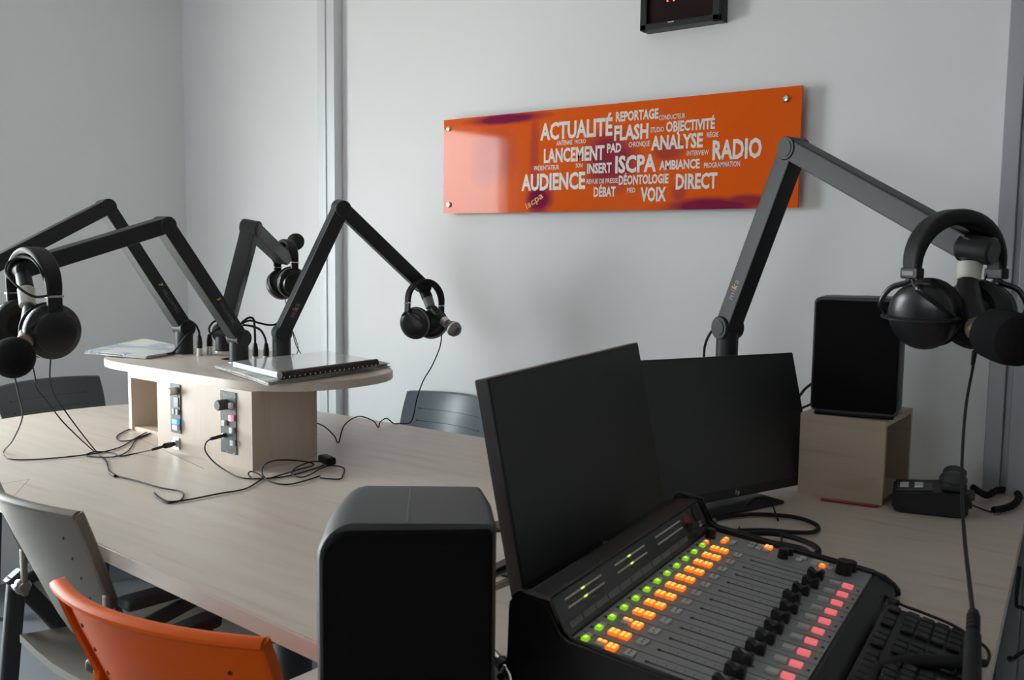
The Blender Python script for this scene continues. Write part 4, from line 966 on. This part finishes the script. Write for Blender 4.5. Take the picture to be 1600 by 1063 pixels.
B().box((PW + .003, .03, .045), (.018, .03, .018), bev=.004).box((PW - .002, .05, .022), (.022, .04, .014), bev=.004).build('handset_rest', 'spk', ph)
hel = []
path = crom([oz(1520, 762, DESK + .042), oz(1532, 770, DESK + .028), oz(1543, 774, DESK + .012), oz(1560, 766, DESK + .010), oz(1582, 766, DESK + .010), oz(1592, 776, DESK + .010), oz(1585, 788, DESK + .010), oz(1568, 795, DESK + .010), oz(1553, 797, DESK + .010)], 60)
inv = ph.matrix_basis.inverted()
for i, p_ in enumerate(path):
    t = (path[min(i + 1, len(path) - 1)] - path[max(i - 1, 0)]).normalized(); s1 = t.cross(V((0, 0, 1))).normalized(); s2 = s1.cross(t); a = i * 1.0
    hel.append(p_ + s1 * (.0062 * math.cos(a)) + s2 * (.0062 * math.sin(a)))
b = to_local(B(), ph); b.tube(hel, .0018, seg=6, smooth=0); b.tube([path[-1], oz(1548, 800, DESK + .004), oz(1535, 796, DESK + .004), oz(1520, 790, DESK + .01)], .0018, smooth=5); b.build('coiled_cord', 'cable', ph)
b = to_local(B(), ph); b.tube([oz(1398, 748, DESK + .002), oz(1405, 750, DESK + .003), oz(1420, 755, DESK + .003), oz(1445, 760, DESK + .003), oz(1470, 764, DESK + .003)], .0016, smooth=5); b.build('line_cord', 'cable', ph)

p0, p1 = oz(1283, 780, DESK + .0036), oz(1368, 791, DESK + .0036); pt = oz(1378, 791.5, DESK + .003)
pen = root('pencil', 'red pencil lying on the desk along the foot of the maple box', 'pencil', (p0.x, p0.y, DESK))
B(pen.location).cyl(p0, p1, .0036, seg=6).build('barrel', 'pencil', pen, smooth=0)
B(pen.location).cyl(p1, pt, .0036, .0006, seg=6).build('tip', 'pencil', pen)

ka, kb = oz(1393, 946, DESK + .038), oz(1511, 985, DESK + .018)
ky = -MC; kx = (kb - ka); kx = (kx - ky * kx.dot(ky)); KW = max(.128, kx.length + .01); kx.normalize(); kup = ky.cross(kx)
if kup.z < 0: kup = -kup
km = M.Identity(4); ko = ka - kx * .008 - kup * .016
for i in range(3): km[i][0], km[i][1], km[i][2], km[i][3] = kx[i], ky[i], kup[i], ko[i]
kbd = root('keyboard', 'black computer keyboard in front of the mixing console', 'keyboard', mtx=km)
b = B(); b.box((KW / 2, .215, .008), (KW, .43, .016), bev=.004); b.build('tray', 'blackp', kbd)
for y in (.03, .40): B().box((.012, y, -.009), (.012, .03, .018), bev=.002).build('foot', 'blackp', kbd)
for row in range(6):
    for col in range(21):
        if col > 15: continue
        if col in (4, 8) or (row == 0 and col in (1,)): continue
        y = .018 + col * .0195; x = .014 + row * .0195 + (.006 if row else 0)
        if x > KW - .008: continue
        B().box((x, y, .0185), (.0165, .0165, .006), bev=.002).build('keycap', 'blackp', kbd)
B().box((.022, .05, .0165), (.004, .0015, .0006)).build('indicator_light', 'mark', kbd)

# headphone cord of the right pair, its coupler, and the leads around the keyboard
b = to_local(B(), hpR); b.tube(A_([(1523, 548, 1.78), (1520, 575, 1.76), (1510, 630, 1.68), (1504, 700, 1.55), (1503, 770, 1.42), (1507, 840, 1.27), (1514, 905, 1.12), (1520, 958, 1.0)]), .0026, seg=10, smooth=6)
b.cyl(od(1523, 550, 1.78), od(1520, 570, 1.765), .005, .0035)
b.build('cord', 'cable', hpR)
q0, q1 = od(1521, 955, 1.0), od(1518, 1090, .90)
cp = root('cord_coupler', 'thick ribbed black cord coupler hanging at the bottom right corner', 'connector', q0)
tt = (q1 - q0).normalized(); b = B(q0); prof = [(.0035, 0), (.0055, .002), (.0055, .006)]
for k in range(4): prof += [(.0068, .008 + k * .006), (.0068, .0115 + k * .006), (.0056, .012 + k * .006), (.0056, .0138 + k * .006)]
b.lathe([(.0065, .034), (.0078, .038), (.0085, .09), (.0085, (q1 - q0).length)], q0, tt, 20); b.build('sleeve', 'rubber', cp)
B(q0).lathe(prof, q0, tt, 20).build('strain_relief', 'rubber', cp)
b = B(oz(1450, 960, DESK)); b.tube([mm @ V((.268, .512, -.02)), oz(1410, 946, DESK + .035), oz(1440, 957, DESK + .03), oz(1490, 978, DESK + .03), oz(1527, 1002, DESK + .03), oz(1541, 1013, DESK + .025), oz(1546, 1025, DESK + .02), oz(1543, 1036, DESK + .02)], .0022, smooth=6).cyl(oz(1390, 940, DESK + .035), oz(1403, 944, DESK + .035), .0055)
tag(b.build('usb_lead', 'cable'), 'thin black lead from the console front looping past the keyboard', 'cable')
b = B(oz(1440, 1040, DESK)); b.tube([oz(1357, 1075, DESK + .032), oz(1366, 1050, DESK + .032), oz(1395, 1038, DESK + .032), oz(1430, 1033, DESK + .032), oz(1475, 1034, DESK + .032), oz(1510, 1035, DESK + .030)], .0085, seg=12, smooth=6).cyl(oz(1510, 1035, DESK + .030), oz(1540, 1037, DESK + .026), .0065, .005)
tag(b.build('lead_loop', 'rubber'), 'thick black lead bent across the keyboard at the bottom right', 'cable')
b = B(oz(1575, 950, DESK)); b.tube([V((xr(1.95) + .004, 1.95, .70)), od(1588, 944, 2.1), od(1600, 952, 2.05), od(1640, 985, 1.95), od(1630, 1010, 1.9), od(1600, 1018, 1.9), od(1580, 1032, 1.9), V((xr(1.55) + .004, 1.6, .66))], .004, smooth=6)
tag(b.build('power_cable', 'cable'), 'black cable hanging in a loop off the right edge of the desk', 'cable')

# chrome rod with clamp standing beside the near speaker, and thin rods behind it
b0, b1 = oz(770, 1022, DESK + .012), oz(800, 1058, DESK + .012)
rod = root('chrome_rod', 'chrome tubular rod with black clamp lying between near speaker and mixing console', 'rod', b0)
B(b0).tube([oz(752, 1004, DESK + .010), b0, oz(790, 1046, DESK + .010), oz(800, 1062, DESK + .010), oz(801, 1085, DESK + .010)], .0068, seg=16, smooth=5).build('tube', 'chrome', rod)
B(b0).cyl(oz(784, 1036, DESK + .010), oz(790, 1044, DESK + .010), .0095).cyl(oz(789, 1046, DESK + .012), oz(782, 1058, DESK + .012), .0045).build('clamp', 'blackp', rod)
b = B(oz(780, 890, DESK)); b.cyl(oz(762, 899, DESK + .03), oz(794, 884, DESK + .03), .0045); b.mi = 1; b.cyl(oz(760, 906, DESK + .02), oz(796, 890, DESK + .02), .0035)
tag(b.build('connector_pair', ['blackp', 'silver']), 'black and silver connectors behind the near speaker at the left monitor', 'connector')

# ================================================================== CHAIRS
def chair(label, cx, cy, rz, m, pose=1.0, rim=None, zt=.79):
    """local: x right, y forward (where the sitter looks); backrest at -y"""
    r = root('chair', label, 'chair', (cx, cy, 0), rz)
    Wt, Wb = .398, .33; Nx, Nz = 16, 12; zb_ = .515
    def bp(u, v):            # u -1..1 across, v 0..1 up
        wv = Wb + (Wt - Wb) * min(1, v * 1.25)
        if v < .16: wv *= .80 + .20 * math.sqrt(max(0, 1 - (1 - v / .16) ** 2))
        x = u * wv / 2
        y = -.125 - .135 * v + .052 * (u * u) * (.6 + .4 * v) - .006 * (1 - v)
        z = zb_ + (zt - zb_) * v + .006 * (1 - u * u) * (v > .9)
        return V((x, y, z))
    tk = .011
    def grid(off, extra=0):
        g = []
        for j in range(Nz + 1):
            row = []
            for i in range(Nx + 1):
                p_ = bp(-1 + 2 * i / Nx, j / Nz); row.append(p_ + V((0, off, 0)))
            g.append(row)
        return g
    fa, bk = grid(tk / 2), grid(-tk / 2)
    N = Nx + 1; vs = [p_ for rw in fa for p_ in rw] + [p_ for rw in bk for p_ in rw]; K = N * (Nz + 1); fs = []
    for j in range(Nz):
        for i in range(Nx):
            q_ = (j * N + i, j * N + i + 1, (j + 1) * N + i + 1, (j + 1) * N + i); fs.append(q_); fs.append(tuple(reversed([x + K for x in q_])))
    rimi = [i for i in range(N)] + [j * N + Nx for j in range(1, Nz + 1)] + [Nz * N + i for i in range(Nx - 1, -1, -1)] + [j * N for j in range(Nz - 1, 0, -1)]
    for a in range(len(rimi)):
        x, y = rimi[a], rimi[(a + 1) % len(rimi)]; fs.append((x, x + K, y + K, y))
    b = B(); b._add(vs, fs)
    bmesh.ops.recalc_face_normals(b.bm, faces=b.bm.faces[:])
    # lip along the top and sides, curled to the rear
    b.tube([bp(-1 + 2 * i / Nx, 1.0) + V((0, -.006, -.003)) for i in range(N)], .0075, seg=10, smooth=2, ry=.0125)
    for u in (-1, 1):
        b.tube([bp(u, k / 8) + V((0, -.006, 0)) for k in range(3, 9)], .006, seg=8, smooth=2, ry=.011)
    b.mi = 1
    for v in (.40, .54, .68, .82):
        for sgn_ in (1, -1):
            for side in (1, -1):
                c_ = bp(sgn_ * .72, v) + V((0, side * tk / 2, 0)); b.lathe([(.0035, -.0006), (.0035, .0006), (1e-5, .0008)], c_, (0, side, 0), 10)
        for side in (1,):
            pts_ = [bp(-.72 + 1.44 * k / 10, v) + V((0, side * (tk / 2 + .0002), 0)) for k in range(11)]
            b.tube(pts_, .0007, seg=4, smooth=0)
    b.build('backrest', [m, 'hole'], r)
    # seat shell
    b = B(); rings = []
    for k in range(9):
        t = k / 8; y = -.185 + .43 * t
        wv = .40 * (1 - .10 * t) * (.80 if k == 0 else .94 if k == 1 else 1 if k < 7 else .97 if k == 7 else .86)
        zc = .455 + .012 * math.cos(math.pi * 2 * t) - (.020 if k == 8 else .004 if k == 7 else 0) + (.012 if k == 0 else 0)
        rings.append([V((-wv / 2, y, zc + .008)), V((-wv / 4, y, zc)), V((0, y, zc - .004)), V((wv / 4, y, zc)), V((wv / 2, y, zc + .008)), V((wv / 2, y, zc - .008)), V((wv / 4, y, zc - .016)), V((0, y, zc - .020)), V((-wv / 4, y, zc - .016)), V((-wv / 2, y, zc - .008))])
    b.loft(rings); b.build('seat', m, r)
    for s_ in (1, -1):
        x = s_ * .205
        pv = V((x, -.165, .575))
        B().cyl(pv - V((s_ * .02, 0, 0)), pv + V((s_ * .016, 0, 0)), .017, bev=.002).build('pivot', 'chrome', r)
        B().cyl(pv - V((s_ * .03, 0, 0)), pv - V((s_ * .012, 0, 0)), .011).box(pv + V((-s_ * .018, .003, .03)), (.016, .012, .10), bev=.004).build('bracket', m, r)
        a = V((x + s_ * .012, -.165, .575))
        def bar(p_, q_, w_, h_):
            t = (q_ - p_).normalized(); sx_ = V((1, 0, 0)); uu_ = t.cross(sx_).normalized(); b_ = B(); b_.prism(rrect(w_, h_, (min(w_, h_) * .3,) * 4, 3), p_, sx_, uu_, t, (q_ - p_).length); return b_
        bar(V((x + s_ * .01, -.232, .0)), a + V((0, .0, .015)), .022, .036).build('leg', 'frame', r)
        bar(a + V((0, -.01, .02)), V((x + s_ * .01, .235, .0)), .022, .036).build('leg', 'frame', r)
        b_ = B(); b_.box(V((x + s_ * .014, -.03, .640)), (.045, .24, .022), bev=.008, seg=3); b_.build('armrest', 'frame', r)
        bar(a + V((0, .0, .0)), V((x + s_ * .014, .075, .632)), .018, .026).build('armrest_support', 'frame', r)
    B().bx(-.2, .2, -.02, .01, .415, .432, bev=.004).build('cross_bar', 'frame', r)
    return r
def back_at(px0, px1, z, rz):
    """chair position so that its backrest top spans two pixels"""
    a, c_ = oz(*px0, z), oz(*px1, z); m_ = (a + c_) / 2
    return m_.x - math.sin(rz) * .208, m_.y + math.cos(rz) * .208
ORZ = math.radians(8)
x, y = back_at((88, 913), (424, 992), .80, ORZ)
chair('orange plastic chair at the near edge of the long table', x, y, ORZ, 'orange', zt=.80)
GRZ = math.radians(-4)
e_ = oz(128, 803, .815); x, y = e_.x - .204 * math.cos(GRZ) + .208 * math.sin(-GRZ), e_.y + .208 - .204 * math.sin(GRZ)
chair('warm grey plastic chair behind the orange chair at the near table edge', x, y, GRZ, 'greyc', zt=.815)
a, c_ = oz(5, 608, .79), oz(160, 587, .79); m_ = (a + c_) / 2; LRZ = math.radians(-90 + 8)
chair('dark slate chair at the rounded left end of the table', m_.x + .215, m_.y, LRZ, 'slate')
a = oz(634, 612, .79); FRZ = math.radians(180 - 2)
chair('blue-grey slatted chair at the far table edge before the wall', a.x + .204, a.y - .215, FRZ, 'slateb')
